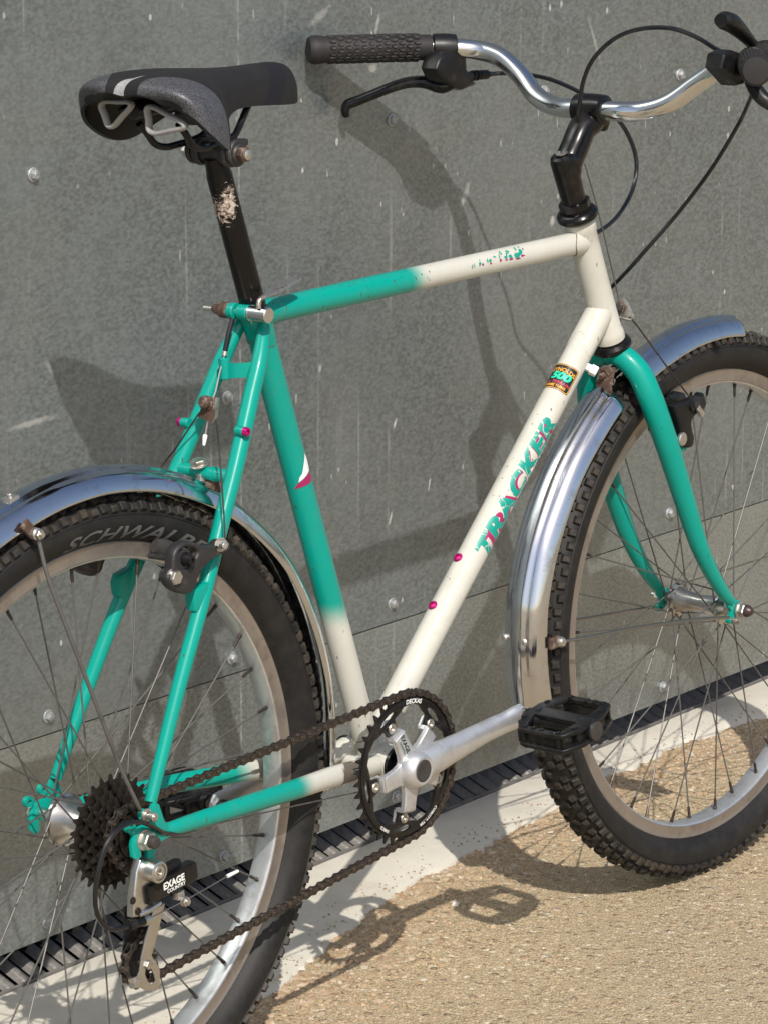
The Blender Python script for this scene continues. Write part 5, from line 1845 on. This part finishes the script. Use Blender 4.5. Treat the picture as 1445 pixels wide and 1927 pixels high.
mb.add(box(V(bl)+V((0, .001, 0)), (.010, .022, .010), Euler((0, .3, 0)), .0015), 'alloy')
put(mb, 'cage_tab', dr)
mb = MB()
mb.add(hexnut(LP+V((0, -.0105, 0)), (0, -1, 0), .0048, .0035, .0005), 'zinc')
mb.add(cyl(LP+V((0, -.0105, 0)), LP+V((0, .008, 0)), .0030, seg=12), 'zinc')
put(mb, 'pulley_bolt', dr)
put(MB().add(cyl(UPJ+V((0, -.0105, 0)), UPJ+V((0, .008, 0)), .0030, seg=12), 'zinc'), 'pulley_bolt', dr)
# top knuckle (a short fat cylinder) and its fin
KN = V((-.0010, -.078, -.0290))
mb = MB()
mb.add(lathe([(.0105, .0098), (.0100, .0108), (-.0120, .0112), (-.0145, .0108), (-.0152, .0095), (-.0152, .0082), (-.0130, .0080), (-.0130, .0001)], KN, (0, 1, 0), 36), 'alloy')
fin = [(-0.012, -0.074, -0.0158), (0.0031, -0.074, -0.0259), (0.0066, -0.074, -0.0443), (-0.0006, -0.074, -0.051), (0.0054, -0.074, -0.0658), (0.0158, -0.074, -0.0682), (0.008, -0.074, -0.0731), (-0.0087, -0.074, -0.0754), (-0.025, -0.074, -0.0717), (-0.0231, -0.074, -0.0522), (-0.0179, -0.074, -0.0266)]
mb.add(plate([[(p[0], p[2]) for p in fin][::-1]], .0105, .0022, xzmap(-.0730), seg=2), 'alloy')
mb.add(sweep([(-0.0182, -0.079, -0.071), (-0.003, -0.081, -0.0685), (0.0097, -0.082, -0.0654)], [.0022, .0026, .0020], 12), 'alloy')
put(mb, 'mounting_knuckle', dr, angle=40)
put(MB().add(lathe([(0, .0074), (.0012, .0076), (.0022, .0062), (.0022, .0034), (-.001, .0032), (-.001, .0001)], KN+V((0, -.0130, 0)), (0, -1, 0), 28), 'zinc'), 'pivot_bolt', dr)
for q in ((-0.0257, -0.0785, -0.0538), (-0.0189, -0.0785, -0.0666)):
    mb = MB().add(lathe([(0, .0038), (.0008, .0038), (.0012, .0030), (.0012, .0001)], q, (0, -1, 0), 16), 'sprocket')
    mb.add(box(V(q)+V((0, -.0012, 0)), (.0050, .0006, .0010), Euler((0, .4, 0))), 'blackprint')
    put(mb, 'limit_screw', dr)
# parallelogram: black box with the lettering
p0_, p1_ = V((-0.0072, -0.083, -0.0538)), V((0.0562, -0.083, -0.0476))
axp = (p1_-p0_).normalized()
cp_ = (p0_+p1_)/2
upv = V((0, -1, 0)).cross(axp).normalized()
if upv.z < 0:
    upv = -upv
Rm = Matrix((axp, V((0, -1, 0)).cross(axp)*0+V((0, 1, 0)), upv)).transposed()
mb = MB()
Lp = (p1_-p0_).length
mb.add(box(cp_+V((0, .007, 0))+axp*.001, (Lp+.004, .014, .0195), Rm, .0022), 'gloss')
mb.add(box(cp_+V((0, .012, 0))+upv*.010+axp*.003, (Lp*.72, .010, .014), Rm, .004), 'black')
mb.add(box(p1_+V((0, .009, 0))+axp*.004-upv*.001, (.012, .014, .020), Rm, .004), 'black')
put(mb, 'parallelogram', dr)
def pm(u, v):
    return cp_+V((0, -.0004, 0))+axp*u+upv*v
mb = MB()
mb.add(glyphs('EXAGE', .0098, lambda u, v: pm(u+.004, v-.0015), .0, .04, 0, 1.0), 'white')
mb.add(glyphs('COUNTRY', .0052, lambda u, v: pm(u+.0065, v-.0066), .0, .03, 0, 1.05), 'white')
put(mb, 'lettering', dr)
# cable anchor, adjuster, inner wire
an = (0.0434, -0.08, -0.0732)
mb = MB()
mb.add(box(V(an)+V((-.002, .004, .006)), (.010, .008, .008), Rm, .001), 'zinc')
mb.add(hexnut(V(an), (0, -1, 0), .0052, .0060, .0008), 'zinc')
mb.add(cyl(V(an), V(an)+V((0, -.008, 0)), .0026, seg=12), 'zinc')
put(mb, 'cable_anchor', dr)
aj0, aj1 = V((-0.0297, -0.076, -0.0781)), V((-0.0081, -0.076, -0.0795))
mb = MB()
mb.add(cyl(aj0, aj0.lerp(aj1, .35), .0056, seg=10), 'black')
mb.add(cyl(aj0.lerp(aj1, .35), aj0.lerp(aj1, .95), .0050, seg=14), 'gloss')
mb.add(cyl(aj0.lerp(aj1, .9), aj0.lerp(aj1, 1.25), .0056, seg=16), 'alloy')
put(mb, 'barrel_adjuster', dr)
put(MB().add(sweep([aj1, V((0.007, -0.079, -0.0772)), V((0.0385, -0.081, -0.0738)), V((0.0763, -0.082, -0.0689)), V((0.1051, -0.083, -0.0646))], .0007, 6), 'wire').add(sweep([(0.1051, -0.083, -0.0646), (0.1083, -0.083, -0.0644), (0.121, -0.083, -0.0635)], [.0018, .0020, .0016], 10), 'white'), 'inner_wire', dr)
cable('derailleur_cable', [(0.0823, -0.062, -0.0132), (0.0581, -0.066, -0.0097), (0.0308, -0.072, -0.0018), (0.0085, -0.078, 0.0114), (-0.0101, -0.082, 0.022), (-0.0282, -0.084, 0.0272), (-0.0474, -0.084, 0.0254), (-0.0632, -0.083, 0.0135), (-0.0727, -0.082, -0.0054), (-0.0771, -0.08, -0.0275), (-0.0756, -0.078, -0.0482), (-0.0675, -0.077, -0.0647), (-0.0525, -0.076, -0.0758), (-0.0319, -0.076, -0.0791), (-0.0245, -0.076, -0.0791)], .0025, 'housing')
put(MB().add(sweep([(0.0823, -0.062, -0.0132), (0.1557, -0.055, -0.023), (0.2563, -0.045, -0.0373), (0.3733, -0.032, -0.0552)], .0008, 6), 'wire'), 'gear_inner_wire')

# ---------------------------------------------------------------- chain
R_SPR = .0127/(2*math.sin(PI/14))
R_JOC = .0127/(2*math.sin(PI/11))
circ = [((BB.x, BB.z), RP, -1, YR), ((LP.x, LP.z), R_JOC, -1, LP.y), ((UPJ.x, UPJ.z), R_JOC, 1, UPJ.y), ((0, 0), R_SPR, -1, -.0520)]
def belt(circ):
    n = len(circ)
    tang = []
    for i in range(n):
        (c1, r1, s1, y1), (c2, r2, s2, y2) = circ[i], circ[(i+1) % n]
        dx, dz = c2[0]-c1[0], c2[1]-c1[1]
        D = math.hypot(dx, dz)
        base = math.atan2(dz, dx)
        # travelling direction tangent; s=+1 anticlockwise
        if s1 == s2:
            al = math.acos((r1-r2)/D)
        else:
            al = math.acos((r1+r2)/D)
        a1 = base-s1*al
        a2 = a1 if s1 == s2 else a1+PI
        tang.append((a1, a2))
    pts = []
    for i in range(n):
        c, r, s, y = circ[i]
        a_in = tang[i-1][1]
        a_out = tang[i][0]
        d = (a_out-a_in)*s % (2*PI)
        m = max(6, int(d*r/.0015))
        for k in range(m+1):
            a = a_in+s*d*k/m
            pts.append(V((c[0]+r*math.cos(a), y, c[1]+r*math.sin(a))))
    return pts
bp = belt(circ)
tot = sum((bp[i]-bp[i-1]).length for i in range(len(bp)))
NL = int(tot/.0127)
NL -= NL % 2
pitch = tot/NL
pins = []
acc = 0
tgt = 0
i = 0
while len(pins) < NL:
    a, b = bp[i % len(bp)], bp[(i+1) % len(bp)]
    L = (b-a).length
    while tgt <= acc+L and len(pins) < NL:
        pins.append(a.lerp(b, (tgt-acc)/max(L, 1e-9)))
        tgt += pitch
    acc += L
    i += 1
chn = part('chain')
def link_outline(w, p=.0127):
    q = []
    for k in range(9):
        a = PI/2+PI*k/8
        q.append((w*math.cos(a), w*math.sin(a)))
    q.append((p/2, -w*.62))
    for k in range(9):
        a = -PI/2+PI*k/8
        q.append((p+w*math.cos(a), w*math.sin(a)))
    q.append((p/2, w*.62))
    return q
lk = []
for outer in (True, False):
    mb = MB()
    yy = .0031 if outer else .0021
    for s in (-1, 1):
        mb.add(plate([link_outline(.0043 if outer else .0041, pitch)], .0010, .0002, lambda u, v, w, s=s: V((u, s*yy+w, v))), 'chain')
    if outer:
        for u in (0, pitch):
            mb.add(cyl((u, -.0044, 0), (u, .0044, 0), .0018, seg=10, bev=.0003), 'chain')
    else:
        for u in (0, pitch):
            mb.add(cyl((u, -.0018, 0), (u, .0018, 0), .0038, seg=10), 'chain')
    me = mesh_from('chain_link', mb.v, mb.f, mb.mats, mb.m)
    lk.append(me)
for k in range(NL):
    a, b = pins[k], pins[(k+1) % NL]
    d = (b-a).normalized()
    y = V((0, 1, 0))
    y = (y-d*y.dot(d)).normalized()
    z = d.cross(y)
    m_ = Matrix((d, y, z)).transposed().to_4x4()
    m_.translation = a
    o = bpy.data.objects.new('chain_link', lk[k % 2])
    link(o, chn)
    o.matrix_local = m_

# ---------------------------------------------------------------- mudguards
def guard(name, c, rfun, a0, a1, n, hw, label, lip=.012, mat='chrome'):
    """curved chrome mudguard with rolled edges and a raised centre"""
    prof = [(-1.0, -.0195), (-1.035, -.0180), (-1.02, -.0165), (-.97, -.0125), (-.86, -.0065), (-.70, -.0020), (-.52, .0002), (-.40, .0010), (-.33, .0032), (-.18, .0044), (0, .0048), (.18, .0044), (.33, .0032), (.40, .0010), (.52, .0002), (.70, -.0020), (.86, -.0065), (.97, -.0125), (1.02, -.0165), (1.035, -.0180), (1.0, -.0195)]
    vs, fs = [], []
    m = len(prof)
    for sgn, off in ((1, 0), (-1, -.0009)):
        for k in range(n+1):
            a = a0+(a1-a0)*k/n
            r0 = rfun(a)
            ar = math.radians(a)
            tipf = min(1, min(k, n-k)/(n*.03)+.0) if sgn else 1
            tipf = math.sqrt(max(0, 1-(1-tipf)**2))*.32+.68
            for u, dr_ in prof:
                dent = .0012*noise.noise(V((a*.09, u*1.5, 3)))
                r = r0+dr_+off*(1 if abs(u) < .95 else .3)+dent*.6
                vs.append((c[0]+r*math.cos(ar), u*hw*tipf*(1 if off == 0 else .975), c[1]+r*math.sin(ar)))
    N = (n+1)*m
    for k in range(n):
        for j in range(m-1):
            a = k*m+j
            fs.append((a, a+1, a+m+1, a+m))
            fs.append((N+a, N+a+m, N+a+m+1, N+a+1))
        for j in (0, m-1):
            a = k*m+j
            fs.append((a, a+m, N+a+m, N+a))
    for k in (0, n):
        for j in range(m-1):
            a = k*m+j
            fs.append((a, N+a, N+a+1, a+1))
    return put(MB().add((vs, fs), mat), name, None, label, angle=50)
def interp(tab):
    def f(a):
        for (x0, y0), (x1, y1) in zip(tab, tab[1:]):
            if x0 <= a <= x1:
                t = (a-x0)/(x1-x0)
                t = t*t*(3-2*t)*.35+t*.65
                return y0+(y1-y0)*t
        return tab[0][1] if a < tab[0][0] else tab[-1][1]
    return f
mg_r = guard('mudguard', (0, 0), interp([(-12, .3480), (5, .3520), (14, .3560), (24, .3585), (35, .3600), (50, .3575), (65, .3555), (78, .3545), (92, .3545), (105, .3545), (115, .3565), (200, .3600)]), -8, 196, 150, .0270, 'rear chrome mudguard')
mg_f = guard('mudguard', (FH.x, FH.z), interp([(120, .3520), (132, .3560), (145, .3610), (158, .3650), (168, .3655), (176, .3625), (190, .3540)]), 123.5, 188, 80, .0275, 'long rear piece of the front chrome mudguard')
mg_g = guard('mudguard', (FH.x, FH.z), interp([(75, .3440), (90, .3430), (105, .3430), (122, .3470)]), 79, 117, 50, .0250, 'short front piece of the front chrome mudguard')
# stays, brackets and bolts of the mudguards
def stay(pts, r, par, name='mudguard_stay', mat='wire'):
    return put(MB().add(sweep(catmull([V(p) for p in pts], 6), r, 10), mat), name, par)
bq = V((-0.0907, -0.036, 0.3189))
stay([bq+V((.001, -.001, -.002)), V((-0.0868, -0.045, 0.2782)), V((-0.0743, -0.054, 0.2278)), V((-0.0531, -0.064, 0.1566)), V((-0.0293, -0.072, 0.0834)), V((-0.0116, -0.076, 0.0411)), V((-0.0056, -0.074, 0.0316))], .0021, mg_r, mat='spoke')
mb = MB()
mb.add(box(bq+V((-.0055, .004, .0055)), (.011, .004, .018), Euler((0, -.7, 0)), .001), 'rust')
mb.add(lathe([(0, .0060), (.004, .0060), (.005, .0048)], bq+V((0, .002, 0)), (0, -1, 0), 18), 'zinc')
mb.add(hexnut(bq+V((0, -.003, 0)), (0, -1, 0), .0050, .0042, .0006), 'zinc')
mb.add(cyl(bq+V((0, -.005, 0)), bq+V((0, -.0095, 0)), .0026, seg=12), 'zinc')
put(mb, 'stay_bracket', mg_r)
def on_guard(c, r, a, y=0):
    return V((c[0]+r*math.cos(math.radians(a)), y, c[1]+r*math.sin(math.radians(a)))), V((math.cos(math.radians(a)), 0, math.sin(math.radians(a))))
p_, n_ = on_guard((0, 0), .3595, 104.3, -.002)
mb = MB()
Rg = Matrix((V((0, 1, 0)), n_.cross(V((0, 1, 0))), n_)).transposed()
mb.add(box(p_, (.0125, .0125, .0040), Rg, .0008), 'zinc')
mb.add(cyl(p_, p_+n_*.0055, .0028, seg=12, bev=.0005), 'zinc')
put(mb, 'square_nut', mg_r)
fq = V((0.7198, -0.036, 0.032))
stay([fq, V((0.7638, -0.045, 0.0292)), V((0.8439, -0.054, 0.024)), V((0.9415, -0.06, 0.0124)), V((1.0175, -0.062, -0.0008))], .0019, mg_f)
stay([V((fq.x, -fq.y, fq.z)), V((.80, .046, .022)), V((.90, .052, .008)), V((1.0335, .058, -.0085))], .0019, mg_f)
mb = MB()
mb.add(box(fq+V((-.007, .003, 0)), (.018, .004, .013), None, .001), 'rust')
mb.add(lathe([(0, .0062), (.003, .0062), (.006, .0045), (.0068, .0015)], fq+V((0, .001, 0)), (0, -1, 0), 18), 'zinc')
put(mb, 'stay_bracket', mg_f)
for (px_a, y_) in ((174.6, -.0105), (174.4, .0170)):
    p_, n_ = on_guard((FH.x, FH.z), .3655, px_a, y_)
    put(MB().add(lathe([(-.002, .0042), (.001, .0040), (.0024, .0026), (.0028, .0001)], p_-n_*.0015, n_, 18), 'zinc'), 'rivet', mg_f)
# bracket behind the fork crown
cb = V((.8555, -.004, .3080))
mb = MB()
mb.add(sweep(catmull([V((.8600, -.003, .3215)), V((.8560, -.003, .3110)), V((.8520, -.003, .3000)), V((.8540, -.003, .2930))], 5), [.0012]*2, 12, squash=[(9.5, 1.0)]*2, ref=V((0, 1, 0))), 'rust')
put(mb, 'crown_bracket', mg_f)
mb = MB()
mb.add(lathe([(0, .0090), (.0012, .0090), (.0014, .0075)], V((.8590, -.003, .3150)), (-1, 0, -.25), 22), 'zinc')
mb.add(hexnut(V((.8578, -.003, .3147)), (-1, 0, -.25), .0072, .0058, .0008), 'rust')
mb.add(cyl(V((.8520, -.003, .3133)), V((.8455, -.003, .3116)), .0034, seg=14, bev=.0006), 'rust')
mb.add(cyl(V((.8600, -.003, .3155)), V((.9000, -.003, .3250)), .0034, seg=12), 'rust')
put(mb, 'crown_bolt', mg_f)
# rear guard bolt through the stay bridge
mb = MB()
up_ = V((-.25, 0, 1)).normalized()
bb_ = V((.1800, .003, .3235))
mb.add(lathe([(.0065, .0088), (.0080, .0092), (.0086, .0085)], bb_, up_, 24), 'zinc')
mb.add(hexnut(bb_+up_*.0084, up_, .0078, .0052, .0010), 'zinc')
mb.add(cyl(bb_-up_*.022, bb_, .0055, seg=14), 'zinc')
mb.add(lathe([(-.0260, .0075), (-.0180, .0085), (-.0075, .0085)], bb_+V((.003, -.008, 0)), up_, 16), 'rust')
put(mb, 'bridge_bolt', mg_r)

# ---------------------------------------------------------------- cantilever brakes
rb_ = part('cantilever_brake')
rb_['label'] = 'near arm of the rear cantilever brake'
# arm outline traced in the plane of the near arm
yb = -.066
arm2 = [(0.1215, -0.066, 0.2703), (0.1286, -0.066, 0.2732), (0.1378, -0.066, 0.2708), (0.1429, -0.066, 0.2644), (0.1404, -0.066, 0.2601), (0.1294, -0.066, 0.2585), (0.1153, -0.066, 0.256), (0.1027, -0.066, 0.2495), (0.0938, -0.066, 0.2407), (0.0888, -0.066, 0.2321), (0.0802, -0.066, 0.2291), (0.0697, -0.066, 0.2314), (0.058, -0.066, 0.2387), (0.0517, -0.066, 0.2464), (0.0513, -0.066, 0.2528), (0.0574, -0.066, 0.2558), (0.0585, -0.066, 0.2619), (0.0606, -0.066, 0.2721), (0.0662, -0.066, 0.2783), (0.0739, -0.066, 0.2815), (0.083, -0.066, 0.2813), (0.092, -0.066, 0.2779), (0.1024, -0.066, 0.2731), (0.113, -0.066, 0.271)]
win = [(0.0774, -0.066, 0.2761), (0.0705, -0.066, 0.2743), (0.0678, -0.066, 0.2663), (0.0697, -0.066, 0.2585), (0.077, -0.066, 0.2549), (0.084, -0.066, 0.2566), (0.0935, -0.066, 0.2643), (0.0945, -0.066, 0.2689), (0.0887, -0.066, 0.2738)]
put(MB().add(plate([[(p[0], p[2]) for p in arm2], [(p[0], p[2]) for p in win][::-1]], .0130, .0030, xzmap(-.0630), smoothpts=True, seg=2), 'forged'), 'brake_arm', rb_, angle=50)
mb = MB()
mb.add(sweep(catmull([(0.0864, -0.019, 0.2694), (0.0968, -0.019, 0.2651), (0.1106, -0.02, 0.2576), (0.1297, -0.021, 0.2457), (0.1436, -0.022, 0.2348)], 4), [.0070, .0098, .0100, .0098, .0088], 14, squash=[(.7, 1.0)]*2, ref=V((0, 1, 0))), simple('brake_block', (.030, .027, .026), .75, 0, .2, 120, .4, .0006))
put(mb, 'brake_pad', rb_)
pc = V((0.0768, -0.066, 0.2645))
mb = MB()
mb.add(cyl(pc+V((0, .045, -.003)), pc+V((0, -.006, 0)), .0032, seg=12), 'forged')
mb.add(lathe([(0, .0098), (.0010, .0100), (.0035, .0100), (.0040, .0085)], pc+V((0, .002, 0)), (0, -1, 0), 26), 'forged')
mb.add(lathe([(0, .0072), (.003, .0068), (.0065, .0052), (.0095, .0050), (.0100, .0040), (.0100, .0020), (.008, .0019), (.008, .0001)], pc+V((.001, -.002, 0)), (0, -1, 0), 20), 'black')
mb.add(lathe([(0, .0105), (.0008, .0105)], pc+V((0, .0025, 0)), (0, -1, 0), 26), 'zinc')
put(mb, 'pad_clamp', rb_)
pv = V((0.0579, -0.066, 0.2498))
mb = MB()
mb.add(lathe([(0, .0092), (.0015, .0092), (.002, .0080)], pv+V((.003, .000, 0)), (0, -1, 0), 24), 'zinc')
mb.add(hexnut(pv+V((.003, -.002, 0)), (0, -1, 0), .0074, .0055, .0010), 'zinc')
mb.add(cyl(pv+V((.004, .012, 0)), pv+V((.003, 0, 0)), .0070, seg=16), 'forged')
put(mb, 'pivot_bolt', rb_)
te = V((0.1252, -0.071, 0.2692))
mb = MB()
mb.add(hexnut(te+V((.002, 0, 0)), (-.35, -1, .1), .0062, .0040, .0007), 'zinc')
mb.add(lathe([(0, .0068), (.0012, .0070)], te+V((.002, .0015, 0)), (-.35, -1, .1), 20), 'zinc')
mb.add(cyl(te, te+V((-.0035, -.010, .001)), .0034, seg=14, bev=.0008), 'zinc')
put(mb, 'cable_bolt', rb_)
# far arm
rf_ = part('cantilever_brake')
rf_['label'] = 'far arm of the rear cantilever brake'
fm = [(p[0], p[2]) for p in ()]
mb = MB()
def mir(tab):
    return [(p[0], p[2]) for p in tab]
mb.add(plate([mir(arm2), mir(win)[::-1]], .0130, .0030, xzmap(.0630), smoothpts=True, seg=2), 'forged')
put(mb, 'brake_arm', rf_, angle=50)
mb = MB()
mb.add(sweep(catmull([V((p[0], .020, p[2])) for p in ((0.0864, -0.019, 0.2694), (0.0968, -0.019, 0.2651), (0.1106, -0.02, 0.2576), (0.1297, -0.021, 0.2457), (0.1436, -0.022, 0.2348))], 4), [.0058, .0082, .0086, .0086, .0078], 14, squash=[(.8, 1.0)]*2, ref=V((0, 1, 0))), 'black')
put(mb, 'brake_pad', rf_)
put(MB().add(cyl(V((pc.x, .024, pc.z)), V((pc.x, .072, pc.z)), .0060, seg=14), 'black').add(cyl(V((pc.x, .030, pc.z)), V((pc.x, .052, pc.z)), .0105, seg=12), 'black'), 'pad_clamp', rf_)
put(MB().add(cyl(V((pv.x+.003, .040, pv.z)), V((pv.x+.003, .074, pv.z)), .0075, seg=14), 'forged'), 'pivot_bolt', rf_)
# hanger plate and wires of the rear brake
hg = part('cable_hanger')
hq = [(0.185, 0, 0.4032), (0.2068, 0, 0.3985), (0.2029, 0, 0.3829), (0.1986, 0, 0.376), (0.1778, 0, 0.385), (0.1821, 0, 0.3918)]
hc = V((0.1913, -0.004, 0.3972))
mb = MB()
# thin folded plate facing rearwards
def hpl(u, v, w):
    return V((.1895+w, u, .3860+v))
mb.add(plate([[(-.0085, .0120), (.0065, .0120), (.0080, .0020), (.0110, -.0090), (-.0085, -.0130), (-.0100, -.0040)]], .0016, .0004, lambda u, v, w: V((.1905+w+v*.25, u, .3865+v))), 'rust')
mb.add(plate([[(0, .012), (.006, .011), (.007, -.008), (0, -.013)]], .0012, .0003, lambda u, v, w: V((.1905+u+v*.25, -.0085+w, .3865+v))), 'zinc')
put(mb, 'hanger_plate', hg)
mb = MB()
mb.add(lathe([(0, .0066), (.003, .0070), (.0070, .0066), (.0085, .0050), (.0090, .0001)], V((.1905, -.0005, .3935)), (-1, 0, .1), 18), 'rust')
mb.add(hexnut(V((.1905, -.0010, .3925)), (-1, -.2, .0), .0074, .0040, .0008), 'rust')
put(mb, 'hanger_bolt', hg)
put(MB().add(sweep(catmull([(0.2363, 0.004, 0.4703), (0.2292, 0.004, 0.4551), (0.2236, 0.004, 0.4398)], 5), .0026, 10), 'housing').add(cyl((0.2236, 0.004, 0.4392), (0.2222, 0.004, 0.4351), .0029, seg=12), 'zinc'), 'rear_brake_housing', hg)
put(MB().add(sweep([(0.2226, 0.004, 0.4356), (0.2147, 0.004, 0.4195), (0.203, 0, 0.4013), (0.1971, 0, 0.3931), (0.1906, 0, 0.3752), (0.186, 0, 0.3609)], .0009, 8), simple('bright_wire', (.55, .53, .5), .35, .9, .1, 60, 0)).add(sweep([(0.186, 0, 0.3609), (0.185, 0, 0.3583), (0.1831, 0, 0.3505)], [.0022, .0024, .0014], 8), 'white'), 'rear_brake_wire', hg)
put(MB().add(sweep(catmull([(0.1921, -0.006, 0.3784), (0.1899, -0.012, 0.3713), (0.1724, -0.03, 0.3549), (0.1573, -0.046, 0.3273), (0.144, -0.06, 0.294), (0.1355, -0.068, 0.2689)], 6), .0009, 8), 'darkwire').add(sweep(catmull([(0.185, 0.006, 0.3831), (0.1805, 0.014, 0.37), (0.1761, 0.033, 0.3441), (0.1696, 0.05, 0.3213), V((.128, .066, .263))], 6), .0009, 8), 'darkwire'), 'straddle_wire', hg)

# front cantilever (behind the blade as seen here) and its hanger
for s in (-1, 1):
    fb_ = part('cantilever_brake')
    fb_['label'] = ('near' if s < 0 else 'far')+' arm of the front cantilever brake'
    y0 = s*.056
    A = [(0.9446, -0.056, 0.2204), (0.9349, -0.056, 0.2196), (0.9265, -0.056, 0.2255), (0.9193, -0.056, 0.2487), (0.9089, -0.056, 0.2691), (0.9089, -0.056, 0.2741), (0.9343, -0.056, 0.2748), (0.9525, -0.056, 0.2767), (0.9664, -0.056, 0.275), (0.9728, -0.056, 0.2664), (0.9674, -0.056, 0.2591), (0.9513, -0.056, 0.2556), (0.9427, -0.056, 0.2489), (0.9447, -0.056, 0.2379), (0.9478, -0.056, 0.2298)]
    put(MB().add(plate([[(p[0], p[2]) for p in A]], .0130, .003, xzmap(y0), smoothpts=True, seg=2), 'black'), 'brake_arm', fb_, angle=50)
    pad = [((0.9421, -0.022, 0.2634)), ((0.9507, -0.022, 0.2676)), ((0.9614, -0.022, 0.269)), ((0.9785, -0.022, 0.2661))]
    put(MB().add(sweep([V((p[0]+.002, s*.0215, p[2])) for p in pad], [.0060, .0085, .0090, .0070], 14, squash=[(.8, 1)]*2, ref=V((0, 1, 0))), 'black').add(cyl(V(((0.9407, -0.056, 0.2674)[0], s*.020, (0.9407, -0.056, 0.2674)[2])), V(((0.9407, -0.056, 0.2674)[0], s*.066, (0.9407, -0.056, 0.2674)[2])), .0050, seg=14), 'black'), 'brake_pad', fb_)
    rc_ = V((0.9632, -0.056, 0.2711))
    put(MB().add(lathe([(-.004, .0068), (-.003, .0088), (.003, .0088), (.004, .0068)], V((rc_.x, y0+s*.001, rc_.z)), (0, 1, 0), 24), 'gloss'), 'wire_roller', fb_)
    q1 = V((0.9467, -0.063, 0.2684))
    mb = MB()
    mb.add(lathe([(0, .0048), (.004, .0048), (.0045, .004)], V((q1.x, s*.063, q1.z)), (0, s, 0), 16), 'forged')
    mb.add(box(V((q1.x+.006, s*.066, q1.z-.008)), (.007, .004, .016), Euler((0, -.75, 0)), .001), 'zinc')
    put(mb, 'wire_clamp', fb_)
    q2 = V((0.923, -0.06, 0.2322))
    put(MB().add(lathe([(0, .0078), (.003, .0080), (.004, .0066)], V((q2.x, s*.060, q2.z)), (0, s, 0), 20), 'zinc'), 'pivot_bolt', fb_)
fh = part('cable_hanger')
F0 = V((0.8905, 0, 0.3859))
mb = MB()
mb.add(plate([[(-.0055, .0080), (.0020, .0105), (.0065, .0060), (.0135, -.0105), (.0125, -.0135), (.0040, -.0125), (-.0050, -.0145), (-.0080, -.0120), (-.0065, 0)]], .0018, .0005, lambda u, v, w: V((F0.x+u*.25+.002+w, -u*1.1, F0.z+v))), 'zinc')
mb.add(sweep(catmull([V((F0.x, .010, F0.z-.0150)), V((F0.x-.003, 0, F0.z-.0120)), V((F0.x, -.0150, F0.z-.0140))], 5), .0020, 8), 'zinc')
put(mb, 'hanger_plate', fh)
mb = MB()
mb.add(hexnut(V((F0.x, 0, F0.z)), (-1, -.5, 0), .0066, .0060, .0008), 'rust')
mb.add(cyl(V((F0.x-.004, -.002, F0.z)), V((F0.x-.010, -.005, F0.z)), .0038, seg=14, bev=.0006), 'forged')
put(mb, 'hanger_bolt', fh)
put(MB().add(sweep(catmull([(0.889, -0.013, 0.375), (0.8964, -0.018, 0.3651), (0.9072, -0.028, 0.344), (0.9263, -0.044, 0.3085), (0.9471, -0.056, 0.2763)], 6), .0010, 8), 'darkwire').add(sweep(catmull([V((F0.x, .012, F0.z-.015)), V((F0.x+.02, .028, F0.z-.045)), V((rc_.x-.006, .056, rc_.z+.008))], 6), .0010, 8), 'darkwire'), 'straddle_wire', fh)
